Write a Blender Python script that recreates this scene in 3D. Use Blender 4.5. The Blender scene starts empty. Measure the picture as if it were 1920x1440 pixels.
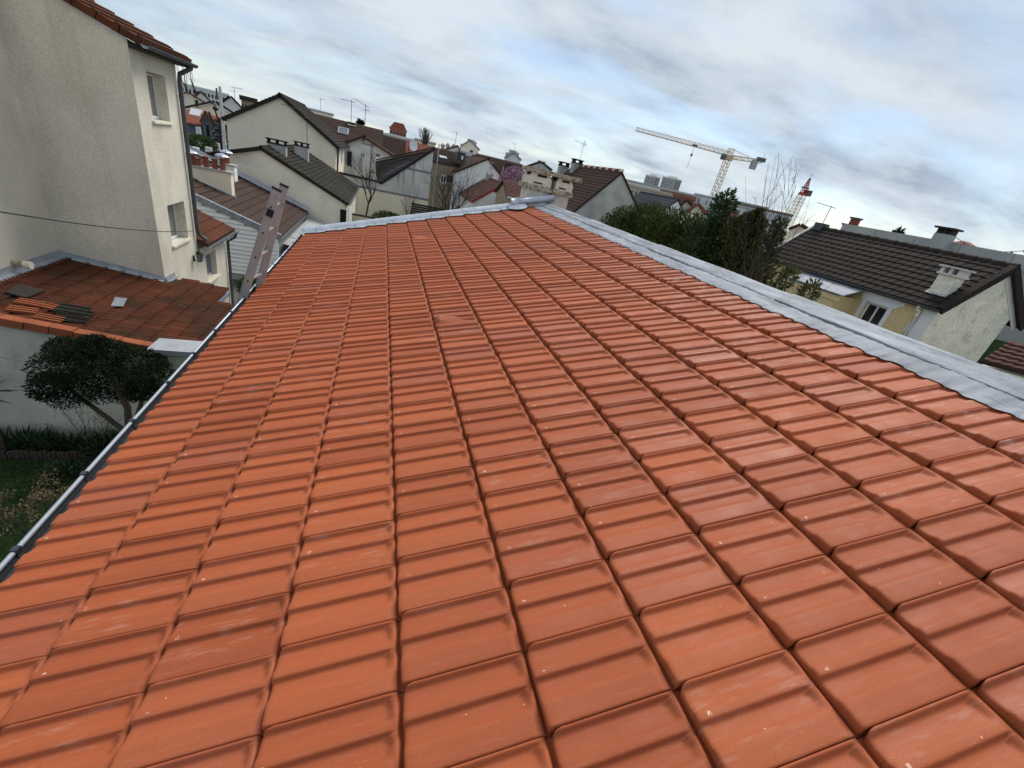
import bpy, bmesh, math, random
import numpy as np
from mathutils import Vector, Matrix
from mathutils.geometry import tessellate_polygon

random.seed(7); rng = np.random.default_rng(7)
C = bpy.context.scene.collection
SC = bpy.context.scene

# ------------------------------------------------------------------ camera
FOC = 789.4648            # focal length in pixels of a 1920 px wide frame
EYE = np.array([0.92504, -0.67292, 1.66652])
RM = np.array([[0.9451182140930977, -0.2544435888084183, 0.20496346382652228],
               [0.0599844386305535, -0.48153058444772456, -0.8743741552468315],
               [0.32117507454914823, 0.8386815583734542, -0.43984067016662265]])   # rows: right, down, forward
cam_d = bpy.data.cameras.new('camera')
cam = bpy.data.objects.new('camera', cam_d); C.objects.link(cam)
cam_d.sensor_width = 36.0; cam_d.lens = FOC / 1920 * 36.0
cam_d.clip_start = 0.05; cam_d.clip_end = 9000
mw = Matrix.Identity(4)
for i in range(3):
    mw[i][0] = RM[0][i]; mw[i][1] = -RM[1][i]; mw[i][2] = -RM[2][i]; mw[i][3] = EYE[i]
cam.matrix_world = mw
SC.camera = cam

# ------------------------------------------------------------------ sky, sun, exposure
SUN_EL, SUN_AZ = math.radians(50), math.radians(42)     # azimuth clockwise from +Y
W = bpy.data.worlds.new('World'); SC.world = W; W.use_nodes = True
nt = W.node_tree; nt.nodes.clear()
def N(t, **k):
    n = nt.nodes.new(t)
    for a, b in k.items(): setattr(n, a, b)
    return n
out = N('ShaderNodeOutputWorld'); mixs = N('ShaderNodeMixShader')
bg1 = N('ShaderNodeBackground'); bg2 = N('ShaderNodeBackground')
sky = N('ShaderNodeTexSky', sky_type='NISHITA'); sky.sun_disc = False
sky.sun_elevation = SUN_EL; sky.sun_rotation = SUN_AZ; sky.air_density = 1.0; sky.dust_density = 0.4; sky.ozone_density = 2.0
bg1.inputs[1].default_value = 0.105
tc = N('ShaderNodeTexCoord'); sep = N('ShaderNodeSeparateXYZ')
zz = N('ShaderNodeMath', operation='MAXIMUM'); zz.inputs[1].default_value = 0.0
za = N('ShaderNodeMath', operation='ADD'); za.inputs[1].default_value = 0.22
dx = N('ShaderNodeMath', operation='DIVIDE'); dy = N('ShaderNodeMath', operation='DIVIDE')
cmb = N('ShaderNodeCombineXYZ')
lk = nt.links.new
lk(tc.outputs['Generated'], sep.inputs[0]); lk(sep.outputs[2], zz.inputs[0]); lk(zz.outputs[0], za.inputs[0])
lk(sep.outputs[0], dx.inputs[0]); lk(za.outputs[0], dx.inputs[1]); lk(sep.outputs[1], dy.inputs[0]); lk(za.outputs[0], dy.inputs[1])
lk(dx.outputs[0], cmb.inputs[0]); lk(dy.outputs[0], cmb.inputs[1])
mp = N('ShaderNodeMapping'); mp.inputs['Rotation'].default_value = (0, 0, math.radians(48)); mp.inputs['Scale'].default_value = (0.9, 1.5, 1); mp.inputs['Location'].default_value = (0.6, 2.1, 0)
lk(cmb.outputs[0], mp.inputs[0])
n1 = N('ShaderNodeTexNoise'); n1.inputs['Scale'].default_value = 0.85; n1.inputs['Detail'].default_value = 12; n1.inputs['Roughness'].default_value = 0.56; n1.inputs['Distortion'].default_value = 0.25
n2 = N('ShaderNodeTexNoise'); n2.inputs['Scale'].default_value = 1.5; n2.inputs['Detail'].default_value = 14; n2.inputs['Roughness'].default_value = 0.60; n2.inputs['Distortion'].default_value = 0.2
mp2 = N('ShaderNodeMapping'); mp2.inputs['Location'].default_value = (3.1, 8.2, 1.3); mp2.inputs['Rotation'].default_value = (0, 0, math.radians(48)); mp2.inputs['Scale'].default_value = (0.8, 1.3, 1)
lk(mp.outputs[0], n1.inputs[0]); lk(cmb.outputs[0], mp2.inputs[0]); lk(mp2.outputs[0], n2.inputs[0])
r1 = N('ShaderNodeValToRGB'); r1.color_ramp.elements[0].position = 0.36; r1.color_ramp.elements[0].color = (0.36, 0.36, 0.36, 1); r1.color_ramp.elements[1].position = 0.54; r1.color_ramp.elements[1].color = (1, 1, 1, 1)
r2 = N('ShaderNodeValToRGB')
e = r2.color_ramp.elements; e[0].position = 0.34; e[0].color = (0.30, 0.355, 0.435, 1); e[1].position = 0.62; e[1].color = (0.535, 0.59, 0.635, 1)
e2 = e.new(0.46); e2.color = (0.42, 0.485, 0.555, 1)
lk(n1.outputs[0], r1.inputs[0]); lk(n2.outputs[0], r2.inputs[0])
bg2.inputs[1].default_value = 1.0
lk(sky.outputs[0], bg1.inputs[0]); lk(r2.outputs[0], bg2.inputs[0])
lk(r1.outputs[0], mixs.inputs[0]); lk(bg1.outputs[0], mixs.inputs[1]); lk(bg2.outputs[0], mixs.inputs[2]); lk(mixs.outputs[0], out.inputs[0])
sd = bpy.data.lights.new('sun', 'SUN'); sd.energy = 2.3; sd.angle = math.radians(28); sd.color = (1, 0.95, 0.88)
sun = bpy.data.objects.new('sun', sd); C.objects.link(sun)
sdir = Vector((math.sin(SUN_AZ) * math.cos(SUN_EL), math.cos(SUN_AZ) * math.cos(SUN_EL), math.sin(SUN_EL)))
sun.rotation_euler = sdir.to_track_quat('Z', 'Y').to_euler(); sun.location = (0, -10, 40)
SC.view_settings.view_transform = 'Standard'; SC.view_settings.look = 'None'
SC.view_settings.exposure = 0.44; SC.view_settings.gamma = 1.0; SC.view_settings.use_curve_mapping = False
SC.render.engine = 'CYCLES'
SC.cycles.max_bounces = 5; SC.cycles.diffuse_bounces = 2; SC.cycles.glossy_bounces = 2; SC.cycles.transparent_max_bounces = 4
SC.cycles.use_denoising = True

# ------------------------------------------------------------------ photo rays -> points of the place
def ray(x, y):
    d = RM.T @ np.array([(x - 960) / FOC, (y - 720) / FOC, 1.0]); return d / np.linalg.norm(d)
def aY(x, y, Y): d = ray(x, y); return Vector(EYE + d * (Y - EYE[1]) / d[1])
def aX(x, y, X): d = ray(x, y); return Vector(EYE + d * (X - EYE[0]) / d[0])
def aZ(x, y, Z): d = ray(x, y); return Vector(EYE + d * (Z - EYE[2]) / d[2])
def aD(x, y, D): d = ray(x, y); return Vector(EYE + d * D / math.hypot(d[0], d[1]))
def aP(x, y, p, n): d = ray(x, y); return Vector(EYE + d * np.dot(np.array(p) - EYE, np.array(n)) / np.dot(d, np.array(n)))
def topx(P):
    d = RM @ (np.array(P) - EYE); return (960 + FOC * d[0] / d[2], 720 + FOC * d[1] / d[2], d[2])
GZ = -4.9

# ------------------------------------------------------------------ materials
def mat(name, col, rough=0.8, var=0.18, vs=1.5, fine=0.10, fs=60, bump=0.15, bs=60, stain=None, metal=0.0, objrand=0.0, spec=0.3, island=0.0, leaf=False, coat=None):
    m = bpy.data.materials.new(name); m.use_nodes = True; t = m.node_tree; L = t.links.new
    b = t.nodes['Principled BSDF']; b.inputs['Roughness'].default_value = rough; b.inputs['Metallic'].default_value = metal
    b.inputs['Specular IOR Level'].default_value = spec
    g = t.nodes.new('ShaderNodeNewGeometry'); pos = g.outputs['Position']
    def noise(scale, detail=4, rough_=0.55, vec=None):
        n = t.nodes.new('ShaderNodeTexNoise'); n.inputs['Scale'].default_value = scale; n.inputs['Detail'].default_value = detail; n.inputs['Roughness'].default_value = rough_
        L(vec or pos, n.inputs['Vector']); return n.outputs[0]
    def math_(op, a, bb):
        n = t.nodes.new('ShaderNodeMath'); n.operation = op
        for i, v in enumerate((a, bb)):
            if isinstance(v, (int, float)): n.inputs[i].default_value = v
            else: L(v, n.inputs[i])
        return n.outputs[0]
    def mr(v, a, bb, c, d):
        n = t.nodes.new('ShaderNodeMapRange'); n.clamp = True
        L(v, n.inputs[0]); n.inputs[1].default_value = a; n.inputs[2].default_value = bb; n.inputs[3].default_value = c; n.inputs[4].default_value = d; return n.outputs[0]
    val = mr(noise(vs, 5), 0.3, 0.7, 1 - var, 1 + var)
    if fine: val = math_('MULTIPLY', val, mr(noise(fs, 3), 0.25, 0.75, 1 - fine, 1 + fine))
    if objrand:
        oi = t.nodes.new('ShaderNodeObjectInfo'); val = math_('MULTIPLY', val, mr(oi.outputs['Random'], 0, 1, 1 - objrand, 1 + objrand))
    if island:
        val = math_('MULTIPLY', val, mr(g.outputs['Random Per Island'], 0, 1, 1 - island, 1 + island))
    vm = t.nodes.new('ShaderNodeVectorMath'); vm.operation = 'SCALE'; vm.inputs[0].default_value = col[:3]; L(val, vm.inputs['Scale'])
    cur = vm.outputs[0]
    for s in (stain or []):
        # (colour, scale xyz, low, high, strength)
        scol, sscale, lo, hi, st = s
        mp_ = t.nodes.new('ShaderNodeMapping'); mp_.inputs['Scale'].default_value = sscale; L(pos, mp_.inputs[0])
        f = mr(noise(1.0, 6, 0.6, mp_.outputs[0]), lo, hi, 0, st)
        mx = t.nodes.new('ShaderNodeMix'); mx.data_type = 'RGBA'; L(f, mx.inputs[0]); L(cur, mx.inputs[6]); mx.inputs[7].default_value = (*scol, 1); cur = mx.outputs[2]
    L(cur, b.inputs['Base Color'])
    if bump:
        bn = t.nodes.new('ShaderNodeBump'); bn.inputs['Strength'].default_value = bump; bn.inputs['Distance'].default_value = 0.02
        L(noise(bs, 4), bn.inputs['Height']); L(bn.outputs[0], b.inputs['Normal'])
    if coat: b.inputs['Coat Weight'].default_value = coat
    return m

def tile_mat(name, island):
    m = bpy.data.materials.new(name); m.use_nodes = True; t = m.node_tree; L = t.links.new; b = t.nodes['Principled BSDF']
    g = t.nodes.new('ShaderNodeNewGeometry'); pos = g.outputs['Position']
    if island: rnd = g.outputs['Random Per Island']
    else: rnd = t.nodes.new('ShaderNodeObjectInfo').outputs['Random']
    def nd(tp, **k):
        n = t.nodes.new(tp)
        for a, v in k.items(): setattr(n, a, v)
        return n
    def M(op, a, bb=0.0, c=None):
        n = nd('ShaderNodeMath', operation=op)
        for i, v in enumerate((a, bb, c)):
            if v is None: continue
            if isinstance(v, (int, float)): n.inputs[i].default_value = v
            else: L(v, n.inputs[i])
        return n.outputs[0]
    def mr(v, a, bb, c, d):
        n = nd('ShaderNodeMapRange'); L(v, n.inputs[0])
        for i, q in enumerate((a, bb, c, d)): n.inputs[i + 1].default_value = q
        return n.outputs[0]
    def noise(vec, s, d=4, r=0.55):
        n = nd('ShaderNodeTexNoise'); n.inputs['Scale'].default_value = s; n.inputs['Detail'].default_value = d; n.inputs['Roughness'].default_value = r; L(vec, n.inputs[0]); return n.outputs[0]
    def mix(f, a, bb):
        n = nd('ShaderNodeMix', data_type='RGBA')
        if isinstance(f, (int, float)): n.inputs[0].default_value = f
        else: L(f, n.inputs[0])
        for i, v in ((6, a), (7, bb)):
            if isinstance(v, tuple): n.inputs[i].default_value = (*v, 1)
            else: L(v, n.inputs[i])
        return n.outputs[2]
    uv = nd('ShaderNodeUVMap'); uv.uv_map = 'uv'
    su = nd('ShaderNodeSeparateXYZ'); L(uv.outputs[0], su.inputs[0]); s_, t_ = su.outputs[0], su.outputs[1]
    wn = nd('ShaderNodeTexWhiteNoise', noise_dimensions='1D'); L(M('MULTIPLY', rnd, 917.3), wn.inputs['W']); rnd2 = wn.outputs['Value']
    wn3 = nd('ShaderNodeTexWhiteNoise', noise_dimensions='1D'); L(M('MULTIPLY', rnd, 311.7), wn3.inputs['W']); rnd3 = wn3.outputs['Value']
    base = mix(rnd, (0.315, 0.073, 0.0245), (0.425, 0.107, 0.0355))
    base = mix(mr(rnd2, 0.86, 1.0, 0, 0.6), base, (0.33, 0.095, 0.050))          # the odd browner, duller firing
    base = mix(mr(noise(pos, 2.2, 5), 0.35, 0.7, 0, 0.45), base, (0.38, 0.090, 0.033))
    # grain
    gr = mr(noise(pos, 420, 2, 0.7), 0.3, 0.7, 0.80, 1.20)
    sc = nd('ShaderNodeVectorMath', operation='SCALE'); L(base, sc.inputs[0]); L(gr, sc.inputs['Scale']); base = sc.outputs[0]
    # streaks drawn out along the tile
    cx = nd('ShaderNodeCombineXYZ'); L(M('MULTIPLY', s_, 2.6), cx.inputs[0]); L(M('MULTIPLY', t_, 15.0), cx.inputs[1]); L(M('MULTIPLY', rnd, 60.0), cx.inputs[2])
    stv = noise(cx.outputs[0], 1.0, 5, 0.6)
    base = mix(mr(stv, 0.52, 0.78, 0, 0.22), base, (0.52, 0.18, 0.088))
    # pale lime bloom, commonest beside the ridge where mortar was worked
    px_ = nd('ShaderNodeSeparateXYZ'); L(pos, px_.inputs[0])
    near = mr(px_.outputs[0], 2.9, 3.9, 0.0, 1.0)
    cy = nd('ShaderNodeCombineXYZ'); L(M('MULTIPLY', s_, 2.2), cy.inputs[0]); L(M('MULTIPLY', t_, 7.0), cy.inputs[1]); L(M('MULTIPLY', rnd2, 40.0), cy.inputs[2])
    bl = noise(cy.outputs[0], 1.3, 7, 0.62)
    f1 = M('MULTIPLY', mr(bl, 0.55, 0.74, 0, 0.85), M('MULTIPLY', near, mr(rnd3, 0.25, 0.6, 0, 1)))
    f2 = M('MULTIPLY', mr(bl, 0.54, 0.80, 0, 0.36), mr(rnd3, 0.6, 0.9, 0.05, 1))
    base = mix(M('MAXIMUM', f1, f2), base, (0.62, 0.43, 0.36))
    # pale chips and crumbs
    vo = nd('ShaderNodeTexVoronoi'); vo.inputs['Scale'].default_value = 26; L(pos, vo.inputs[0])
    so = nd('ShaderNodeSeparateColor'); L(vo.outputs['Color'], so.inputs[0])
    chip = M('MULTIPLY', M('LESS_THAN', vo.outputs['Distance'], 0.075), M('GREATER_THAN', so.outputs[0], 0.94))
    base = mix(M('MULTIPLY', chip, 0.75), base, (0.68, 0.42, 0.30))
    # rubbed mark that stacking left on the middle rib
    a1 = M('ABSOLUTE', M('SUBTRACT', s_, M('ADD', 0.085, M('MULTIPLY', rnd2, 0.03)))); a2 = M('ABSOLUTE', M('SUBTRACT', t_, 0.625))
    mk = M('MULTIPLY', M('MULTIPLY', M('LESS_THAN', a1, 0.016), M('LESS_THAN', a2, M('MULTIPLY', rnd3, 0.03))), M('GREATER_THAN', rnd2, 0.3))
    mk = M('MULTIPLY', mk, mr(noise(pos, 120, 3), 0.42, 0.6, 0, 0.9))
    base = mix(mk, base, (0.72, 0.46, 0.33))
    L(base, b.inputs['Base Color'])
    ro = mr(noise(pos, 7, 4), 0.3, 0.7, 0.58, 0.74)
    L(M('SUBTRACT', ro, mr(rnd2, 0.75, 1.0, 0.0, 0.10)), b.inputs['Roughness'])
    b.inputs['Specular IOR Level'].default_value = 0.28
    bn = nd('ShaderNodeBump'); bn.inputs['Strength'].default_value = 0.16; bn.inputs['Distance'].default_value = 0.003
    L(M('ADD', noise(pos, 260, 3, 0.7), M('MULTIPLY', stv, 0.8)), bn.inputs['Height']); L(bn.outputs[0], b.inputs['Normal'])
    return m

MT = {}
MT['tile'] = tile_mat('terracotta_tile', False); MT['tiles'] = tile_mat('terracotta_tile_mass', True)
cream_st = [((0.26, 0.24, 0.19), (0.9, 0.9, 0.35), 0.50, 0.75, 0.28), ((0.40, 0.31, 0.22), (1.6, 1.6, 0.10), 0.57, 0.72, 0.30)]
MT['render'] = mat('cream_render', (0.74, 0.685, 0.565), 0.92, 0.14, 0.7, 0.20, 32, 0.5, 70, cream_st)
MT['render_old'] = mat('old_cream_render', (0.86, 0.79, 0.64), 0.92, 0.12, 0.6, 0.12, 30, 0.4, 50, [((0.30, 0.28, 0.24), (0.5, 0.5, 0.7), 0.50, 0.75, 0.5), ((0.2, 0.19, 0.17), (3.0, 3.0, 0.25), 0.62, 0.8, 0.4)])
MT['render_warm'] = mat('warm_cream_render', (0.90, 0.81, 0.63), 0.9, 0.08, 0.5, 0.06, 30, 0.2, 50, [((0.42, 0.37, 0.29), (1.2, 1.2, 0.12), 0.55, 0.8, 0.3)])
MT['render_white'] = mat('white_render', (0.88, 0.87, 0.83), 0.9, 0.06, 0.6, 0.05, 30, 0.15, 50, [((0.45, 0.43, 0.38), (1.5, 1.5, 0.2), 0.6, 0.85, 0.35)])
MT['render_grey'] = mat('grey_cement_render', (0.48, 0.465, 0.43), 0.95, 0.22, 0.9, 0.15, 20, 0.5, 30, [((0.2, 0.2, 0.18), (0.8, 0.8, 0.8), 0.5, 0.7, 0.5)])
MT['render_stained'] = mat('stained_grey_render', (0.64, 0.62, 0.57), 0.95, 0.15, 0.8, 0.12, 15, 0.3, 30, [((0.17, 0.165, 0.15), (2.6, 2.6, 0.22), 0.58, 0.72, 0.8)])
MT['roughcast'] = mat('roughcast_render', (0.84, 0.79, 0.64), 0.95, 0.12, 1.2, 0.22, 9, 1.0, 14, [((0.26, 0.25, 0.21), (2.2, 2.2, 2.2), 0.54, 0.72, 0.6)])
MT['yellow'] = mat('yellow_roughcast', (0.74, 0.57, 0.30), 0.95, 0.08, 1.0, 0.16, 22, 0.8, 30)
MT['garden_wall'] = mat('garden_wall_render', (0.60, 0.57, 0.48), 0.95, 0.14, 0.8, 0.15, 25, 0.5, 40, [((0.15, 0.15, 0.12), (1.2, 1.2, 0.8), 0.55, 0.75, 0.55)])
MT['white_brick'] = mat('white_painted_brick', (0.82, 0.79, 0.72), 0.9, 0.08, 1.0, 0.10, 12, 0.3, 20, [((0.33, 0.31, 0.27), (3, 3, 6), 0.60, 0.75, 0.5)])
MT['white'] = mat('white_paint', (0.78, 0.78, 0.77), 0.5, 0.04, 2, 0.03, 40, 0.05)
MT['plank'] = mat('white_clapboard', (0.84, 0.86, 0.85), 0.6, 0.05, 2, 0.04, 30, 0.1, 30, objrand=0.05)
MT['zinc'] = mat('zinc_sheet', (0.50, 0.53, 0.57), 0.42, 0.16, 3, 0.10, 30, 0.25, 14, [((0.72, 0.74, 0.77), (5, 1.2, 5), 0.52, 0.72, 0.6), ((0.27, 0.29, 0.33), (3, 7, 3), 0.58, 0.78, 0.5)], metal=0.45, spec=0.5)
MT['lead'] = mat('lead_sheet', (0.215, 0.235, 0.27), 0.68, 0.20, 4, 0.12, 40, 0.50, 11, [((0.38, 0.41, 0.46), (9, 2, 9), 0.48, 0.68, 0.8), ((0.09, 0.10, 0.12), (14, 3, 14), 0.54, 0.72, 0.75)], metal=0.1, spec=0.5)
MT['zinc_dark'] = mat('dark_zinc', (0.045, 0.050, 0.060), 0.45, 0.2, 4, 0.1, 40, 0.15, 20, metal=0.4, spec=0.5)
MT['zinc_bead'] = mat('bright_zinc_bead', (0.46, 0.50, 0.55), 0.35, 0.08, 4, 0.05, 40, 0.05, metal=0.5, spec=0.5)
MT['pipe'] = mat('grey_pipe', (0.085, 0.09, 0.10), 0.5, 0.12, 3, 0.1, 30, 0.1, metal=0.2)
MT['pipe_pale'] = mat('pale_grey_pipe', (0.42, 0.44, 0.46), 0.5, 0.1, 3, 0.08, 30, 0.05, metal=0.2)
MT['alu'] = mat('weathered_aluminium', (0.40, 0.375, 0.36), 0.5, 0.12, 5, 0.16, 60, 0.15, 60, [((0.17, 0.14, 0.13), (14, 14, 5), 0.58, 0.75, 0.6)], metal=0.35)
MT['black'] = mat('black_paint', (0.012, 0.012, 0.014), 0.5, 0.1, 3, 0.1, 30, 0.05)
MT['hole'] = mat('dark_opening', (0.012, 0.011, 0.010), 0.9, 0.1, 3, 0.0, 30, 0.0)
MT['wood_dark'] = mat('dark_stained_wood', (0.035, 0.028, 0.022), 0.7, 0.2, 4, 0.15, 30, 0.2, 20)
MT['wood_beige'] = mat('beige_board', (0.36, 0.28, 0.19), 0.8, 0.15, 3, 0.15, 20, 0.1)
MT['glass'] = mat('window_glass', (0.05, 0.055, 0.06), 0.08, 0.2, 0.6, 0.0, 30, 0.0, spec=0.6)
MT['glass_dark'] = mat('dark_window_glass', (0.010, 0.011, 0.013), 0.10, 0.2, 0.6, 0.0, 30, 0.0, spec=0.5)
MT['curtain'] = mat('net_curtained_glass', (0.20, 0.20, 0.20), 0.35, 0.15, 8, 0.05, 30, 0.0, spec=0.5)
MT['oldtile'] = mat('old_clay_tile', (0.125, 0.042, 0.022), 0.85, 0.25, 1.2, 0.2, 40, 0.3, 60, [((0.055, 0.036, 0.024), (1.6, 1.6, 1.6), 0.42, 0.66, 0.75), ((0.42, 0.33, 0.26), (14, 14, 14), 0.66, 0.74, 0.5)], spec=0.10, objrand=0.16)
MT['vergetile'] = mat('orange_verge_tile', (0.27, 0.078, 0.032), 0.8, 0.15, 2, 0.15, 50, 0.2, 60, objrand=0.12)
MT['browntile'] = mat('brown_concrete_tile', (0.070, 0.043, 0.034), 0.85, 0.12, 1.5, 0.15, 30, 0.2, 50, spec=0.10, objrand=0.08)
MT['browntile_red'] = mat('red_brown_tile', (0.098, 0.048, 0.036), 0.85, 0.15, 1.5, 0.15, 12, 0.2, 40, spec=0.10, objrand=0.08)
MT['darktile'] = mat('dark_brown_concrete_tile', (0.033, 0.026, 0.022), 0.85, 0.12, 1.0, 0.15, 30, 0.2, 50, spec=0.10, objrand=0.12)
MT['mosstile'] = mat('mossy_dark_tile', (0.032, 0.029, 0.023), 0.9, 0.2, 1.2, 0.25, 14, 0.4, 30, [((0.055, 0.049, 0.030), (1.2, 1.2, 1.2), 0.5, 0.7, 0.5)], spec=0.10, objrand=0.08)
MT['slate'] = mat('blue_black_tile', (0.042, 0.047, 0.058), 0.7, 0.1, 2, 0.1, 30, 0.1, 50, spec=0.10, objrand=0.06)
MT['redtile'] = mat('far_red_tile', (0.24, 0.075, 0.045), 0.85, 0.2, 1.0, 0.25, 5, 0.2, 20)
MT['orangetile'] = mat('far_orange_tile', (0.42, 0.15, 0.07), 0.85, 0.15, 1.0, 0.2, 5, 0.2, 20)
MT['redbrick'] = mat('red_brick', (0.30, 0.115, 0.08), 0.9, 0.12, 1.0, 0.15, 4, 0.1)
MT['terrapot'] = mat('terracotta_pot', (0.24, 0.075, 0.042), 0.85, 0.2, 5, 0.2, 30, 0.2)
MT['concrete'] = mat('concrete_block', (0.42, 0.42, 0.40), 0.95, 0.12, 1.0, 0.15, 12, 0.3, 25)
MT['chimney'] = mat('weathered_white_chimney', (0.80, 0.75, 0.62), 0.9, 0.12, 4, 0.12, 40, 0.35, 40, [((0.33, 0.27, 0.17), (6, 6, 3), 0.53, 0.72, 0.5), ((0.045, 0.042, 0.03), (22, 22, 22), 0.60, 0.70, 0.75)])
MT['chimney_moss'] = mat('mossy_chimney_slab', (0.46, 0.42, 0.31), 0.95, 0.2, 5, 0.2, 40, 0.5, 30, [((0.05, 0.047, 0.035), (16, 16, 16), 0.50, 0.62, 0.85), ((0.36, 0.27, 0.08), (12, 12, 12), 0.58, 0.70, 0.5)])
MT['chimney_shaft'] = mat('grey_chimney_render', (0.70, 0.665, 0.61), 0.92, 0.15, 3, 0.15, 40, 0.4, 40, [((0.26, 0.24, 0.2), (5, 5, 2), 0.5, 0.7, 0.5)])
MT['apart_cream'] = mat('far_cream_block', (0.50, 0.45, 0.34), 0.9, 0.06, 0.05, 0.04, 0.5, 0)
MT['apart_white'] = mat('far_white_block', (0.72, 0.72, 0.71), 0.9, 0.05, 0.05, 0.04, 0.5, 0)
MT['apart_grey'] = mat('far_grey_block', (0.40, 0.41, 0.42), 0.9, 0.05, 0.05, 0.04, 0.5, 0)
MT['apart_brown'] = mat('far_brown_block', (0.22, 0.165, 0.12), 0.9, 0.05, 0.05, 0.04, 0.5, 0)
MT['crane'] = mat('pale_crane_steel', (0.62, 0.45, 0.29), 0.6, 0.1, 0.4, 0.0, 1, 0, [((0.35, 0.17, 0.08), (0.5, 0.5, 0.5), 0.5, 0.65, 0.7)])
MT['crane_red'] = mat('red_crane_steel', (0.40, 0.035, 0.03), 0.6, 0.1, 0.4, 0.0, 1, 0)
MT['crane_grey'] = mat('crane_ballast', (0.13, 0.14, 0.14), 0.8, 0.1, 0.4, 0.0, 1, 0)
MT['soil'] = mat('soil', (0.055, 0.043, 0.032), 1, 0.3, 1.5, 0.3, 20, 0.6, 20)
MT['ground'] = mat('urban_ground', (0.10, 0.10, 0.085), 1, 0.3, 0.05, 0.2, 0.8, 0.1, 4, [((0.05, 0.07, 0.03), (0.06, 0.06, 0.06), 0.45, 0.6, 0.8)])
MT['lawn'] = mat('lawn', (0.030, 0.058, 0.014), 1, 0.3, 2.0, 0.3, 30, 0.6, 40)
MT['blade'] = mat('grass_blade', (0.040, 0.080, 0.018), 0.7, 0.3, 1.2, 0.0, 40, 0, island=0.5)
MT['iris'] = mat('strap_leaf', (0.035, 0.060, 0.022), 0.6, 0.3, 1.2, 0.0, 40, 0, island=0.45)
MT['conifer'] = mat('dark_conifer_leaf', (0.015, 0.026, 0.012), 0.8, 0.3, 1.4, 0.0, 40, 0, island=0.6, spec=0.1)
MT['cypress'] = mat('cypress_leaf', (0.066, 0.086, 0.020), 0.8, 0.35, 1.1, 0.0, 40, 0, island=0.6, spec=0.12)
MT['fir'] = mat('fir_needles', (0.046, 0.080, 0.028), 0.8, 0.3, 1.2, 0.0, 40, 0, island=0.55, spec=0.12)
MT['laurel'] = mat('laurel_leaf', (0.075, 0.105, 0.030), 0.5, 0.3, 3, 0.0, 40, 0, island=0.5)
MT['dryflower'] = mat('dry_flower_head', (0.20, 0.145, 0.075), 0.9, 0.3, 3, 0.0, 40, 0, island=0.45)
MT['yellowbud'] = mat('yellow_green_bud', (0.22, 0.20, 0.06), 0.8, 0.3, 3, 0.0, 40, 0, island=0.4)
MT['hedgegreen'] = mat('clipped_hedge_leaf', (0.06, 0.11, 0.025), 0.7, 0.3, 1, 0.0, 40, 0, island=0.5)
MT['blossom'] = mat('pink_blossom', (0.34, 0.20, 0.27), 0.8, 0.25, 1, 0.0, 40, 0, island=0.45)
MT['bark'] = mat('bark', (0.075, 0.058, 0.045), 0.95, 0.2, 3, 0.2, 20, 0.3, 20)
MT['twig'] = mat('grey_twig', (0.115, 0.095, 0.078), 0.9, 0.2, 3, 0.1, 20, 0)
MT['twig_dark'] = mat('dark_twig', (0.060, 0.047, 0.040), 0.9, 0.2, 3, 0.1, 20, 0)
MT['corr'] = mat('corrugated_sheet', (0.46, 0.47, 0.45), 0.6, 0.1, 1.0, 0.08, 10, 0.05, 20, [((0.25, 0.25, 0.23), (1, 6, 1), 0.52, 0.7, 0.5)], metal=0.1)
MT['bluegrey'] = mat('blue_grey_paint', (0.12, 0.15, 0.18), 0.6, 0.1, 1.5, 0.05, 10, 0.05)
MT['skin_stone'] = mat('kerb_stone', (0.35, 0.34, 0.31), 0.9, 0.2, 3, 0.2, 20, 0.3)
MT['band'] = mat('mauve_grey_band', (0.25, 0.235, 0.25), 0.9, 0.1, 2, 0.05, 10, 0.1)
MT['asphalt'] = mat('asphalt', (0.05, 0.05, 0.052), 0.95, 0.15, 0.6, 0.2, 30, 0.2, 40)

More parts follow.
